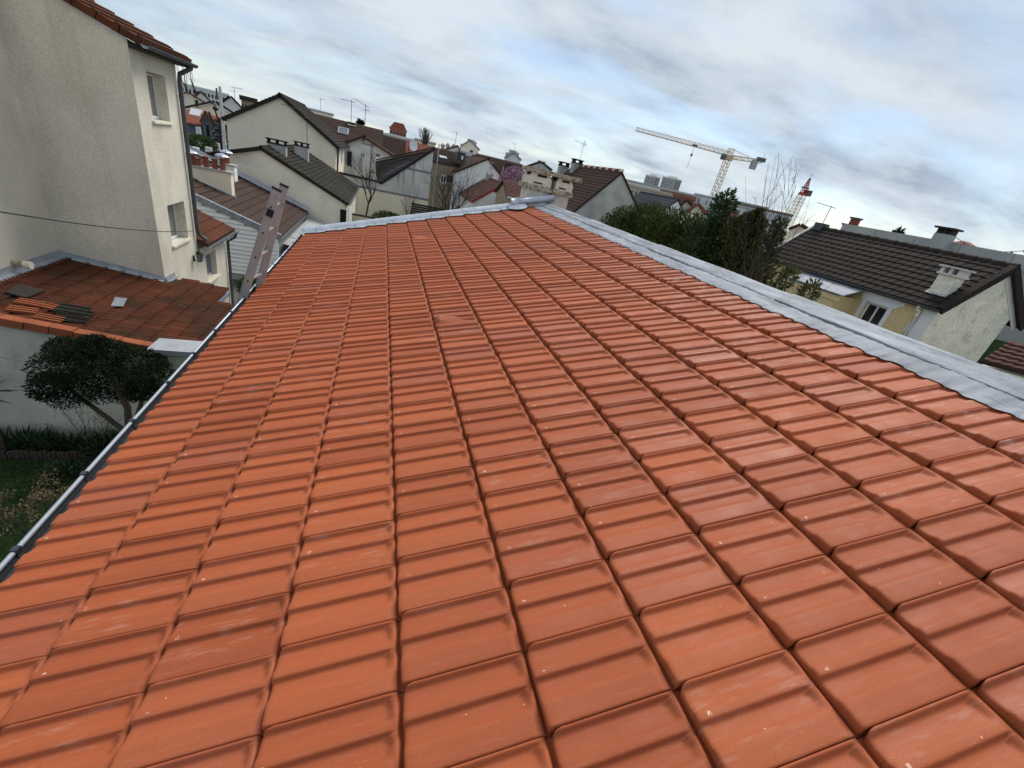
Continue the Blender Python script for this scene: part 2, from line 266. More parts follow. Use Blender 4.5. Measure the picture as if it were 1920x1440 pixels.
# ------------------------------------------------------------------ mesh helpers
class MB:
    def __init__(s): s.v = []; s.f = []; s.mi = []; s.m = 0
    def add(s, vs, fs):
        o = len(s.v); s.v += [tuple(p) for p in vs]
        for f in fs: s.f.append(tuple(i + o for i in f)); s.mi.append(s.m)
    def box(s, a, b):
        x0, y0, z0 = a; x1, y1, z1 = b
        s.obox(Vector((x0, y0, z0)), Vector((x1 - x0, 0, 0)), Vector((0, y1 - y0, 0)), Vector((0, 0, z1 - z0)))
    def obox(s, o, u, v, w):
        o, u, v, w = (Vector(q) for q in (o, u, v, w))
        if u.cross(v).dot(w) < 0: u, v = v, u
        p = [o, o + u, o + u + v, o + v]; p += [q + w for q in p]
        s.add(p, [(3, 2, 1, 0), (4, 5, 6, 7), (0, 1, 5, 4), (1, 2, 6, 5), (2, 3, 7, 6), (3, 0, 4, 7)])
    def prism(s, poly, d):
        """polygon (list of 3D points) extruded along d"""
        d = Vector(d); poly = [Vector(p) for p in poly]; n = len(poly)
        nn = sum(((poly[i] - poly[0]).cross(poly[(i + 1) % n] - poly[0]) for i in range(1, n - 1)), Vector())
        if nn.dot(d) > 0: poly = poly[::-1]
        vs = poly + [p + d for p in poly]
        tri = tessellate_polygon([poly])
        fs = []
        for t in tri:
            a, b, c = t
            if (poly[b] - poly[a]).cross(poly[c] - poly[a]).dot(d) > 0: a, b, c = c, b, a
            fs.append((a, b, c)); fs.append((n + c, n + b, n + a))
        for i in range(n): j = (i + 1) % n; fs.append((j, i, n + i, n + j))
        s.add(vs, fs)
    def tube(s, pts, r, seg=8, cap=True):
        pts = [Vector(p) for p in pts]; n = len(pts)
        if isinstance(r, (int, float)): r = [r] * n
        vs = []; fs = []; ref = None
        for i, p in enumerate(pts):
            t = (pts[min(i + 1, n - 1)] - pts[max(i - 1, 0)]).normalized()
            if ref is None: ref = Vector((0, 0, 1)) if abs(t.z) < 0.9 else Vector((1, 0, 0))
            a = t.cross(ref).normalized(); b = t.cross(a); ref = -b if False else ref
            for k in range(seg):
                an = 2 * math.pi * k / seg; vs.append(p + (a * math.cos(an) + b * math.sin(an)) * r[i])
        for i in range(n - 1):
            for k in range(seg):
                k2 = (k + 1) % seg; fs.append((i * seg + k, i * seg + k2, (i + 1) * seg + k2, (i + 1) * seg + k))
        if cap: fs.append(tuple(range(seg))); fs.append(tuple((n - 1) * seg + k for k in reversed(range(seg))))
        s.add(vs, fs)
    def lathe(s, o, prof, seg=12):
        o = Vector(o); vs = []; fs = []; n = len(prof)
        for (r, z) in prof:
            for k in range(seg):
                a = 2 * math.pi * k / seg; vs.append(o + Vector((r * math.cos(a), r * math.sin(a), z)))
        for i in range(n - 1):
            for k in range(seg):
                k2 = (k + 1) % seg; fs.append((i * seg + k, i * seg + k2, (i + 1) * seg + k2, (i + 1) * seg + k))
        fs.append(tuple(reversed(range(seg)))); fs.append(tuple((n - 1) * seg + k for k in range(seg)))
        s.add(vs, fs)
    def grid(s, fn, nu, nv):
        vs = [fn(i / nu, j / nv) for j in range(nv + 1) for i in range(nu + 1)]
        s.add(vs, [(j * (nu + 1) + i, j * (nu + 1) + i + 1, (j + 1) * (nu + 1) + i + 1, (j + 1) * (nu + 1) + i) for j in range(nv) for i in range(nu)])
    def mesh(s, name, off=(0, 0, 0), smooth=False):
        me = bpy.data.meshes.new(name); o = Vector(off)
        me.from_pydata([(p[0] - o.x, p[1] - o.y, p[2] - o.z) for p in s.v], [], s.f); me.update()
        if smooth: me.polygons.foreach_set('use_smooth', [True] * len(me.polygons))
        return me

def wloc(o):
    p = Vector((0, 0, 0))
    while o is not None: p += Vector(o.location); o = o.parent
    return p
def build(mb, name, mats, parent=None, loc=None, smooth=False, kind=None):
    """link the collected shapes (in place coordinates) as ONE mesh object"""
    base = wloc(parent) if parent is not None else Vector(loc or (0, 0, 0))
    me = mb.mesh(name, base, smooth)
    for m in (mats if isinstance(mats, (list, tuple)) else [mats]): me.materials.append(MT[m] if isinstance(m, str) else m)
    if any(mb.mi): me.polygons.foreach_set('material_index', mb.mi)
    o = bpy.data.objects.new(name, me); C.objects.link(o)
    if parent is not None: o.parent = parent
    elif loc is not None: o.location = loc
    if kind: o['kind'] = kind
    return o
def thing(name, label, cat, loc, group=None):
    o = bpy.data.objects.new(name, None); C.objects.link(o); o.location = loc; o.empty_display_size = 0.3
    o['label'] = label; o['category'] = cat
    if group: o['group'] = group
    return o
def tag(o, label, cat, group=None):
    o['label'] = label; o['category'] = cat
    if group: o['group'] = group
    return o
def inst(me, name, parent, M):
    o = bpy.data.objects.new(name, me); C.objects.link(o); o.parent = parent
    o.matrix_basis = Matrix.Translation(-wloc(parent)) @ M
    return o
def V3(x, y, z): return Vector((x, y, z))

def wall_holes(mb, poly, holes, nrm, thick):
    """slab with openings: outer face polygon and rectangular holes, thickness goes against nrm"""
    nrm = Vector(nrm); loops = [[Vector(p) for p in poly]] + [[Vector(p) for p in h] for h in holes]
    flat = [p for l in loops for p in l]; n = len(flat)
    tris = tessellate_polygon(loops); fs = []
    for a, b, c in tris:
        if (flat[b] - flat[a]).cross(flat[c] - flat[a]).dot(nrm) < 0: a, b, c = c, b, a
        fs.append((a, b, c)); fs.append((n + c, n + b, n + a))
    k = 0
    for l in loops:
        m = len(l)
        for i in range(m): fs.append((k + i, k + (i + 1) % m, n + k + (i + 1) % m, n + k + i))
        k += m
    mb.add(flat + [p - nrm * thick for p in flat], fs)

def window(parent, o, u, n, w, h, frame='white', pane='glass_dark', bars=1, fw=0.06, depth=0.05, off=0.0, name='window'):
    """window on a wall: lower corner o, horizontal unit u, outward normal n"""
    o, u, n = Vector(o), Vector(u), Vector(n); z = Vector((0, 0, 1)); o = o + n * off
    m = MB()
    m.obox(o, u * w, z * fw, n * depth); m.obox(o + z * (h - fw), u * w, z * fw, n * depth)
    m.obox(o + z * fw, u * fw, z * (h - 2 * fw), n * depth); m.obox(o + z * fw + u * (w - fw), u * fw, z * (h - 2 * fw), n * depth)
    for i in range(bars):
        m.obox(o + z * fw + u * (w * (i + 1) / (bars + 1) - fw * 0.45), u * fw * 0.9, z * (h - 2 * fw), n * depth * 0.9)
    f = build(m, name, frame, parent)
    g = MB(); g.obox(o + u * fw * 0.8 + z * fw * 0.8 + n * 0.004, u * (w - 1.6 * fw), z * (h - 1.6 * fw), n * depth * 0.4)
    build(g, 'pane', pane, f)
    return f

def courses(parent, A, B, Cc, D, n, matn, thick=0.05, waves=0, amp=0.02, name='tile_course', over=0.02):
    """stepped tile courses over the quad A (low left) B (low right) C (top right) D (top left): one object per course"""
    A, B, Cc, D = (Vector(p) for p in (A, B, Cc, D)); nr = (B - A).cross(D - A).normalized()
    if nr.z < 0: nr = -nr
    nw = max(1, waves)
    for i in range(n):
        t0 = i / n; t1 = min(1.0, (i + 1.12) / n); m = MB(); k = nw * 4 if waves else 1
        vs = []; fs = []
        for j in range(k + 1):
            s = j / k; h = amp * (0.5 + 0.5 * math.sin(2 * math.pi * s * nw)) if waves else 0
            p0 = A.lerp(D, t0).lerp(B.lerp(Cc, t0), s); p1 = A.lerp(D, t1).lerp(B.lerp(Cc, t1), s)
            vs += [p0 + nr * 0.0, p0 + nr * (thick + h), p1 + nr * (h * 0.9 + 0.006)]
        for j in range(k): a = j * 3; fs += [(a, a + 3, a + 4, a + 1), (a + 1, a + 4, a + 5, a + 2)]
        fs += [(0, 1, 2), (3 * k, 3 * k + 2, 3 * k + 1)]
        m.add(vs, fs); build(m, name, matn, parent)

def slab(mb, A, B, Cc, D, th):
    A, B, Cc, D = (Vector(p) for p in (A, B, Cc, D)); nr = (B - A).cross(D - A).normalized()
    if nr.z < 0: nr = -nr
    mb.prism([A, B, Cc, D], -nr * th)

# leaf clouds ------------------------------------------------------------------
def leaf_cloud(name, matn, parent, pts, size, dirs=None, aspect=2.2, jitter=0.8, loc=None, bend=True):
    """many small leaf-shaped faces: pts (n,3), size scalar or (n,)"""
    n = len(pts); base = np.array(wloc(parent) if parent is not None else (loc or (0, 0, 0)))
    d = rng.normal(size=(n, 3)) if dirs is None else np.asarray(dirs) + rng.normal(size=(n, 3)) * jitter * 0.5
    d /= np.linalg.norm(d, axis=1)[:, None] + 1e-9
    r = rng.normal(size=(n, 3)); sd = np.cross(d, r); sd /= np.linalg.norm(sd, axis=1)[:, None] + 1e-9
    L_ = (np.ones(n) * size * rng.uniform(0.6, 1.3, n))[:, None]; w_ = L_ / aspect
    p = np.asarray(pts) - base
    q = np.stack([p, p + d * L_ * 0.5 + sd * w_ * 0.5, p + d * L_, p + d * L_ * 0.5 - sd * w_ * 0.5], 1).reshape(-1, 3)
    me = bpy.data.meshes.new(name); me.vertices.add(4 * n); me.vertices.foreach_set('co', q.astype(np.float32).ravel())
    me.loops.add(4 * n); me.loops.foreach_set('vertex_index', np.arange(4 * n, dtype=np.int32))
    me.polygons.add(n); me.polygons.foreach_set('loop_start', np.arange(0, 4 * n, 4, dtype=np.int32)); me.polygons.foreach_set('loop_total', np.full(n, 4, dtype=np.int32))
    me.update(calc_edges=True); me.validate(); me.materials.append(MT[matn])
    o = bpy.data.objects.new(name, me); C.objects.link(o)
    if parent is not None: o.parent = parent
    elif loc is not None: o.location = loc
    return o

def branch_tree(mb, p, d, length, r, depth, rnd, spread=0.6, up=0.15, taper=0.6, kids=(2, 3), seg=4, curve=0.18, tips=None, ratio=(0.6, 0.85)):
    p = Vector(p); d = Vector(d).normalized(); pts = [p.copy()]; n = 4
    for i in range(n):
        d = (d + Vector((rnd.gauss(0, curve), rnd.gauss(0, curve), rnd.gauss(0, curve) + up * 0.4))).normalized()
        p = p + d * length / n; pts.append(p.copy())
    mb.tube(pts, [r * (1 - (1 - taper) * i / n) for i in range(n + 1)], seg if depth > 1 else 3, cap=False)
    if depth == 0:
        if tips is not None: tips.append((p.copy(), d.copy()))
        return
    for k in range(rnd.randint(*kids)):
        i = rnd.randint(1, n) if k else n
        nd = (d + Vector((rnd.gauss(0, spread), rnd.gauss(0, spread), rnd.gauss(0, spread) + up))).normalized()
        branch_tree(mb, pts[i], nd, length * rnd.uniform(*ratio), r * taper * rnd.uniform(0.6, 0.95), depth - 1, rnd, spread, up, taper, kids, seg, curve, tips, ratio)
# ================================================================== GROUND
def sheet(name, x0, x1, y0, y1, z, m, div=1):
    b = MB(); b.grid(lambda u, v: V3(x0 + (x1 - x0) * u, y0 + (y1 - y0) * v, z), div, div)
    o = build(b, name, m); o['kind'] = 'structure'; return o
sheet('ground', -3500, 3500, -600, 4200, GZ, 'ground')
sheet('lawn', -9.0, -0.25, -3.0, 8.15, GZ + 0.004, 'lawn')
sheet('soil_bed', -6.0, -0.25, 7.62, 8.15, GZ + 0.008, 'soil')
sheet('courtyard', -3.9, -0.25, 8.6, 19.9, GZ + 0.004, 'asphalt')

# ================================================================== MAIN HOUSE WITH THE NEW TERRACOTTA ROOF
SL = 0.2883418; CS, SN = math.cos(SL), math.sin(SL)
G, TW = 0.37, 0.21696
UX, UN = V3(CS, 0, SN), V3(-SN, 0, CS)
def RPt(c, Y, h=0.0): return UX * (c * G) + V3(0, Y, 0) + UN * h
BASE_H = -0.030
main = thing('terracotta_roof_house', 'house under the big new orange terracotta tile roof with zinc ridge capping and eave gutter', 'house', (4.0, 2.6, GZ))
YV0, YV1 = -3.04, 8.14
ridge_c = 11.85
rx, rz = ridge_c * G * CS, ridge_c * G * SN
b = MB()
lo = -0.42
b.prism([V3(-0.2, YV0 + .1, GZ), V3(8.5, YV0 + .1, GZ), V3(8.5, YV0 + .1, -0.30 + lo + .2), V3(rx, YV0 + .1, rz - .22), V3(-0.2, YV0 + .1, -0.30)], V3(0, YV1 - YV0 - .12, 0))
build(b, 'wall', 'render_old', main)
b = MB()
A_, B_ = RPt(-0.9, YV0, BASE_H - .012), RPt(-1.0, YV1, BASE_H - .012); C_, D_ = RPt(ridge_c, YV1, BASE_H - .012), RPt(ridge_c, YV0, BASE_H - .012)
slab(b, A_, B_, C_, D_, 0.10)
b.m = 1
slab(b, V3(rx + .002, YV0, rz - .01), V3(rx + .002, YV1, rz - .01), V3(9.0, YV1, rz - (9.0 - rx) * math.tan(SL)), V3(9.0, YV0, rz - (9.0 - rx) * math.tan(SL)), 0.10)
roof = build(b, 'roof', ['wood_dark', 'vergetile'], main)

# --- one interlocking tile: s runs up the slope, t along the course
def prof(t):
    P = [(0, .0150), (.012, .0170), (.03, .0178), (.22, .0180), (.265, .0178), (.285, .0164), (.32, .0108), (.35, .0070), (.40, .0036), (.46, .0012), (.515, .0), (.536, .0006), (.550, .0036), (.563, .0100), (.574, .0138), (.588, .0149), (.605, .0150), (.655, .0150), (.672, .0138), (.70, .0098), (.73, .0064), (.78, .0032), (.85, .0008), (.91, .0), (.932, .0006), (.948, .0040), (.962, .0104), (.974, .0142), (.987, .0156), (1.0, .0148)]
    for i in range(len(P) - 1):
        if P[i][0] <= t <= P[i + 1][0]:
            k = (t - P[i][0]) / (P[i + 1][0] - P[i][0]); return 1.0 * (P[i][1] + (P[i + 1][1] - P[i][1]) * k)
    return 1.0 * P[-1][1]
def sm(a, b_, x): k = min(1, max(0, (x - a) / (b_ - a))); return k * k * (3 - 2 * k)
TT = [0, .012, .03, .12, .22, .265, .285, .32, .35, .40, .46, .515, .536, .550, .563, .574, .588, .605, .655, .672, .70, .73, .78, .85, .91, .932, .948, .962, .974, .987, 1.0]
SS = [0.0, 0.0, .0025, .007, .015, .03, .06, .16, .26, .312, .322, .330, .337, .344, .350, .3555, .3595, .3635, .378, .425]
H0 = 0.0265
def tile_mesh(name, hood=False):
    w = TW - 0.0028; vs = []; uvs = []; fs = []
    def start(t):
        y = t * w; r1, r2 = .026, .008
        if y > w - r1: d = y - (w - r1); return r1 - math.sqrt(max(0, r1 * r1 - d * d)) * 0.97
        if y < r2: d = r2 - y; return r2 - math.sqrt(max(0, r2 * r2 - d * d))
        return 0.0
    ts = TT
    nT = len(ts) + 2
    for si, s in enumerate(SS):
        row = []
        for k in range(-1, len(ts) + 1):
            kk = min(max(k, 0), len(ts) - 1); t = ts[kk]
            s0 = start(t); x = s + s0 * (1 - sm(0, .06, s)) if s < .06 else s
            p = prof(t)
            # the two pans run out in a rounded end below the next course
            tp = (t - .34) / .20 if t < .6 else (t - .74) / .20
            e = .341 - .014 * (2 * min(1, max(0, tp)) - 1) ** 2 * (1 if 0 < tp < 1 else 0)
            up = sm(e - .011, e + .010, s)
            flat = .0150 if t < .985 else .0145
            z = p + (flat - p) * up
            if s > .3565: z = min(z, .0156 - .018 * sm(.3575, .3625, s))
            tilt = H0 * (1 - s / G)
            z += tilt
            if hood and s < .30:
                # ventilating hood: flat lid over the lower half, pointed up the slope
                tc_ = abs(t - .56); reach = .235 - max(0, tc_ - .02) * .62
                if .30 < t < .88 and .018 < s < reach: z = max(z, tilt + .030 + .02 * (1 - s / .24))
            if si == 0: z = -0.012
            elif si == 1: z -= .0085
            elif si == 2: z -= .0040
            elif si == 3: z -= .0012
            y = t * w
            if k < 0 or k >= len(ts): z = min(z, tilt) - .016
            vs.append((x, y + .0014, z)); uvs.append((x / G, t))
    nr = len(SS)
    for i in range(nr - 1):
        for k in range(nT - 1):
            fs.append((i * nT + k, (i + 1) * nT + k, (i + 1) * nT + k + 1, i * nT + k + 1))
    me = bpy.data.meshes.new(name); me.from_pydata(vs, [], fs); me.update()
    ul = me.uv_layers.new(name='uv'); li = np.zeros(len(me.loops), dtype=np.int32); me.loops.foreach_get('vertex_index', li)
    ul.data.foreach_set('uv', np.array(uvs, dtype=np.float32)[li].ravel())
    me.polygons.foreach_set('use_smooth', [True] * len(me.polygons)); me.materials.append(MT['tile'])
    # outward = +z
    if me.polygons[len(me.polygons) // 2].normal.z < 0: me.flip_normals()
    return me
TILE = tile_mesh('tile'); VENT = tile_mesh('vent_tile', True)
RT = Matrix(((CS, 0, -SN, 0), (0, 1, 0, 0), (SN, 0, CS, 0), (0, 0, 0, 1)))
cells = []
for c in range(-1, 11):
    for j in range(-14, 38):
        p = RPt(c + .5, (j + .5) * TW); x, y, d = topx(p)
        vis = d > 0.1 and -60 < x < 1980 and 300 < y < 1560 and c < 11
        cells.append((0 if vis else 1, d if vis else 99, c, j))
cells.sort()
rnd = random.Random(3)
mass_v, mass_f, mass_uv = [], [], []
tv = np.array([v.co for v in TILE.vertices]); tf = [tuple(p.vertices) for p in TILE.polygons]
tuv = np.zeros((len(TILE.loops), 2), dtype=np.float32); TILE.uv_layers['uv'].data.foreach_get('uv', tuv.ravel())
tuv = np.zeros(len(TILE.loops) * 2, dtype=np.float32); TILE.uv_layers['uv'].data.foreach_get('uv', tuv)
np_parts = 0
for vis, d, c, j in cells:
    M_ = Matrix.Translation(RPt(c + rnd.uniform(-.006, .006), j * TW, BASE_H + rnd.uniform(-.0012, .0022))) @ RT @ Matrix.Rotation(rnd.uniform(-.004, .004), 4, 'Z') @ Matrix.Rotation(rnd.uniform(-.006, .006), 4, 'X') @ Matrix.Rotation(rnd.uniform(-.004, .003), 4, 'Y')
    vent = (c, j) in ((4, 12), (4, 29))
    if vis == 0 and (np_parts < 296 or vent):
        inst(VENT if vent else TILE, 'vent_tile' if vent else 'tile', roof, M_); np_parts += 1
    else:
        mm = np.array(M_); q = tv @ mm[:3, :3].T + mm[:3, 3]; o_ = len(mass_v) * len(tv)
        mass_v.append(q); mass_f += [tuple(i + o_ for i in f) for f in tf]; mass_uv.append(tuv)
me = bpy.data.meshes.new('far_tiles'); bs = np.array(wloc(roof)); me.from_pydata((np.concatenate(mass_v) - bs).tolist(), [], mass_f); me.update()
ul = me.uv_layers.new(name='uv'); ul.data.foreach_set('uv', np.concatenate(mass_uv)); me.polygons.foreach_set('use_smooth', [True] * len(me.polygons)); me.materials.append(MT['tiles'])
o = bpy.data.objects.new('tiles', me); C.objects.link(o); o.parent = roof; o['kind'] = 'stuff'

# --- far slope of the same roof, plain courses
ze9 = rz - (9.0 - rx) * math.tan(SL)
def far_slope():
    A, B, Cc, D = V3(9.0, YV0, ze9 + .01), V3(9.0, YV1, ze9 + .01), V3(rx + .25, YV1, rz - .25 * math.tan(SL) - .02), V3(rx + .25, YV0, rz - .25 * math.tan(SL) - .02)
    courses(roof, A, B, Cc, D, 12, 'vergetile', .03, 52, .014)
far_slope()
# --- gutter along the eave
def half_round(mb, x, z, r, y0, y1, seg=10, th=.003, bead=.009, a0=0, a1=math.pi):
    P = [(x - r * math.cos(a0 + (a1 - a0) * k / seg), z - r * math.sin(a0 + (a1 - a0) * k / seg)) for k in range(seg + 1)]
    Q = [(x - (r - th) * math.cos(a0 + (a1 - a0) * k / seg), z - (r - th) * math.sin(a0 + (a1 - a0) * k / seg)) for k in range(seg + 1)]
    L_ = P + Q[::-1]
    vs = [V3(px, y0, pz) for px, pz in L_] + [V3(px, y1, pz) for px, pz in L_]; n = len(L_)
    fs = [(i, (i + 1) % n, n + (i + 1) % n, n + i) for i in range(n)]
    for k in range(seg): fs += [(k, n - 1 - k, n - 2 - k, k + 1), (n + k + 1, n + n - 2 - k, n + n - 1 - k, n + k)]
    mb.add(vs, fs)
gx, gz_, gr = -0.366, -0.150, 0.066
b = MB(); half_round(b, gx, gz_, gr, YV0, 8.32)
gut = build(b, 'gutter', 'zinc_dark', main, smooth=False)
b = MB(); b.tube([V3(gx - gr, YV0, gz_ + .004), V3(gx - gr, 8.32, gz_ + .004)], .0105, 8); build(b, 'gutter_bead', 'zinc_bead', gut, smooth=True)
b = MB()
for k in range(0, 8): pass
for Y in [-2.5, -2.0, -1.5, -1.0, -.5, 0, .5, 1.0, 1.48, 1.97, 2.46, 2.95, 3.45, 3.94, 4.43, 4.92, 5.41, 5.9, 6.4, 6.9, 7.4, 7.9]:
    b = MB(); half_round(b, gx, gz_ + .002, gr + .004, Y - .014, Y + .014, th=.010, a0=-.25, a1=math.pi * .9)
    b.box((gx - gr - .012, Y - .014, gz_ - .004), (gx - gr + .013, Y + .014, gz_ + .018)); build(b, 'gutter_bracket', 'zinc_dark', gut)

# --- verge cap on the far gable
b = MB()
P = [(8.035, .006), (8.085, .014), (8.12, .030), (8.15, .062), (8.20, .092), (8.26, .100), (8.32, .086), (8.36, .05), (8.375, -.02), (8.38, -.16)]
def verge_fn(c0, c1):
    def fn(u, v):
        c = c0 + (c1 - c0) * u; k = v * (len(P) - 1); i = min(int(k), len(P) - 2); f = k - i
        y = P[i][0] + (P[i + 1][0] - P[i][0]) * f; h = P[i][1] + (P[i + 1][1] - P[i][1]) * f
        if i < 2: h += .022 * (1 - (c % 1)) * (1 - k / 2) ; y -= .010 * (1 - (c % 1)) * (1 - k / 2)
        return RPt(c, y + rng.normal() * .0016, h + rng.normal() * .0018)
    return fn
b.grid(verge_fn(-1.12, 9.85), 132, 18); b.box((-0.30, 8.2, -.30), (-.299, 8.38, -.20))
vc = build(b, 'verge_cap', 'zinc', main, smooth=True)
b = MB()
for k in range(11):
    c = -.45 + k * .95; b.obox(RPt(c, 8.06, .022), UX * .006, V3(0, .09, .03), UN * .004)
build(b, 'seam', 'zinc_dark', vc)
b = MB(); b.tube([RPt(10.05, 8.16, .115), RPt(11.0, 8.16, .112), RPt(12.1, 8.20, .10)], .072, 14); build(b, 'verge_cap', 'zinc_bead', main, smooth=True)
# pipe collar where the two lengths of cap meet, with its apron
b = MB(); b.tube([RPt(9.70, 8.17, .10), RPt(10.12, 8.17, .115)], [.088, .088], 16)
for k in range(6):
    pass
b.grid(lambda u, v: RPt(9.45 + 1.0 * u, 8.16 - .40 * v * (1 - .55 * (2 * u - 1) ** 2), .075 * (1 - v) ** 1.5 + .034), 10, 6)
build(b, 'collar', 'zinc', main, smooth=True)

# --- ridge flashing: dressed lead apron and the capping above it
b = MB()
def apron(u, v):
    Y = YV0 + (8.10 - YV0) * v; t = (Y / TW) % 1.0
    c = 10.87 + .52 * u + (.022 * math.sin(Y * 9.1) + .018 * math.sin(Y * 23)) * (1 - u)
    h = BASE_H + .0245 + .42 * prof(t) * (1 - .8 * u) + .010 * u + rng.normal() * .0006
    if u < .01: h -= .004
    return RPt(c, Y, h)
b.grid(apron, 6, 840)
build(b, 'lead_apron', 'lead', main, smooth=True)
b = MB()
cap = [(11.30, -.006), (11.305, .006), (11.34, .010), (11.52, .014), (11.66, .020), (11.76, .021), (11.84, .010), (11.92, -.012), (12.02, -.055), (12.15, -.12), (12.5, -.30)]
def ridgecap(u, v):
    Y = YV0 + (8.12 - YV0) * v; k = u * (len(cap) - 1); i = min(int(k), len(cap) - 2); f = k - i
    c = cap[i][0] + (cap[i + 1][0] - cap[i][0]) * f; h = cap[i][1] + (cap[i + 1][1] - cap[i][1]) * f
    if k < 2.2: c += .020 * math.sin(Y * 3.1) + .012 * math.sin(Y * 11.3)
    lap = .009 * ((Y % 2.0) / 2.0)
    return RPt(c, Y, h + lap + .004 * math.sin(Y * 6 + c * 20) * (1 if k > 1 else .4) * .6 + rng.normal() * .0008)
b.grid(ridgecap, 22, 420)
build(b, 'ridge_cap', 'lead', main, smooth=True)

# --- chimney on the far end of the ridge
CY0, CY1 = 8.46, 8.92
def cx_(x, y): p = aY(x, y, CY0); return p
ch = MB()
xl, xr = cx_(986, 372).x, cx_(1063, 385).x; zb = 0.3
zs = cx_(980, 350).z; zs2 = cx_(980, 342).z; zt0 = cx_(986, 318).z; zt1 = cx_(986, 310).z
xm0, xm1 = xl + (xr - xl) * .49, xl + (xr - xl) * .60
ch.box((xl, CY0, zb), (xm0, CY1, zs)); ch.box((xm1, CY0, zb), (xr, CY1, zs)); ch.box((xm0, CY0 + .10, zb), (xm1, CY1 - .03, zs))
chim = build(ch, 'chimney', 'chimney_shaft', main)
h_ = MB(); h_.tube([V3((xm0 + xm1) / 2 + .01, CY0 + .02, zs - .10), V3((xm0 + xm1) / 2 + .01, CY0 + .105, zs - .10)], .058, 12); build(h_, 'flue_hole', 'hole', chim)
for (x0, x1) in ((xl - .07, (xm0 + xm1) / 2 - .012), ((xm0 + xm1) / 2 + .012, xr + .05)):
    m = MB()
    # flared lower slab
    z0, z1 = zs, zs2 + .015
    vs = []
    for (ex, z) in ((0, z0), (.0, z0 + .02), (-.02, z1)):
        vs += [V3(x0 + -ex * .3, CY0 - .07 + -ex, z), V3(x1 + ex * .3, CY0 - .07 - ex, z), V3(x1 + ex * .3, CY1 + .07 + ex, z), V3(x0 - ex * .3, CY1 + .07 + ex, z)]
    fs = [(3, 2, 1, 0)]
    for q in range(2):
        for k in range(4): fs.append((q * 4 + k, q * 4 + (k + 1) % 4, q * 4 + 4 + (k + 1) % 4, q * 4 + 4 + k))
    fs.append((8, 9, 10, 11)); m.add(vs, fs); build(m, 'chimney_slab', 'chimney_moss', chim)
    # lantern block with bulging sides and slots
    m = MB(); z0, z1 = z1 + .001, zt0; xa, xb = x0 + .05, x1 - .03; nst = 7; vs = []; fs = []
    ya, yb = CY0 - .035, CY1 + .035
    for q in range(nst):
        f = q / (nst - 1); ins = .045 * (2 * f - .9) ** 2 if f > .45 else .02 * (1 - f / .45)
        ins = .050 * sm(.45, 1, f) + .0
        z = z0 + (z1 - z0) * f
        vs += [V3(xa + ins, ya + ins * .6, z), V3(xb - ins, ya + ins * .6, z), V3(xb - ins, yb - ins * .6, z), V3(xa + ins, yb - ins * .6, z)]
    fs = [(3, 2, 1, 0)]
    for q in range(nst - 1):
        for k in range(4): fs.append((q * 4 + k, q * 4 + (k + 1) % 4, q * 4 + 4 + (k + 1) % 4, q * 4 + 4 + k))
    fs.append(tuple(4 * (nst - 1) + k for k in range(4))); m.add(vs, fs); lb = build(m, 'lantern_block', 'chimney', chim)
    zh = z1 - z0; xw = xb - xa
    sl_ = MB()
    sl_.box((xa + xw * .34, ya - .002, z1 - zh * .30), (xa + xw * .74, ya + .10, z1 - zh * .13)); sl_.box((xa + xw * .20, ya - .004, z0 + zh * .10), (xa + xw * .62, ya + .06, z0 + zh * .22))
    sl_.box((xa - .003, ya + .12, z1 - zh * .30), (xa + .08, ya + .25, z1 - zh * .10)); sl_.box((xb - .05, ya + .12, z1 - zh * .30), (xb + .002, ya + .25, z1 - zh * .10))
    build(sl_, 'slot', 'hole', lb)
m = MB(); m.box((xl - .06, CY0 - .09, zt0), (xr + .16, CY1 + .09, zt1)); build(m, 'chimney_slab', 'chimney_moss', chim)

# ================================================================== LADDER on the gutter
lad = thing('ladder', 'weathered aluminium extension ladder leaning on the gutter at the eave', 'ladder', (-1.5, 4.6, GZ))
def stile(Y, top, bot):
    p_top = aY(*top, Y); p_g = aY(*bot, Y)
    d = p_top - p_g; d.y = 0; d.normalize()
    foot = p_top - d * ((p_top.z - GZ) / d.z); side = V3(d.z, 0, -d.x)
    m = MB(); m.obox(foot - side * .035, side * .070, V3(0, .030, 0), p_top - foot); s_ = build(m, 'stile', 'alu', lad)
    m = MB(); m.obox(foot - side * .040 - V3(0, .003, 0), side * .006, V3(0, .036, 0), p_top - foot); m.obox(foot + side * .035 - V3(0, .003, 0), side * .006, V3(0, .036, 0), p_top - foot); build(m, 'flange', 'alu', s_)
    m = MB(); m.obox(p_top - side * .044 - V3(0, .004, 0), side * .088, V3(0, .038, 0), d * .022); build(m, 'end_cap', 'black', s_)
    return foot, p_top, d, side, s_
ft, tp, dd, sd_, st1 = stile(4.42, (518, 357), (453, 564)); ft2, tp2, dd2, sd2, st2 = stile(4.85, (532, 350), (487, 532))
L_ = (tp - ft).length
k = 0.18
while k < L_ - .1:
    p = tp - dd * k; q = tp2 - dd2 * k
    m = MB(); m.tube([V3(p.x, 4.45, p.z), V3(q.x, 4.83, q.z)], .016, 8); build(m, 'rung', 'alu', lad)
    m = MB(); m.tube([V3(p.x, 4.4185, p.z), V3(p.x, 4.425, p.z)], .010, 10); build(m, 'rung_end', 'hole', st1)
    k += 0.28
m = MB(); p = tp - dd * .27; m.obox(p - sd_ * .02 - V3(0, .03, 0), sd_ * .06, V3(0, .03, 0), dd * .07); build(m, 'bracket', 'black', lad)
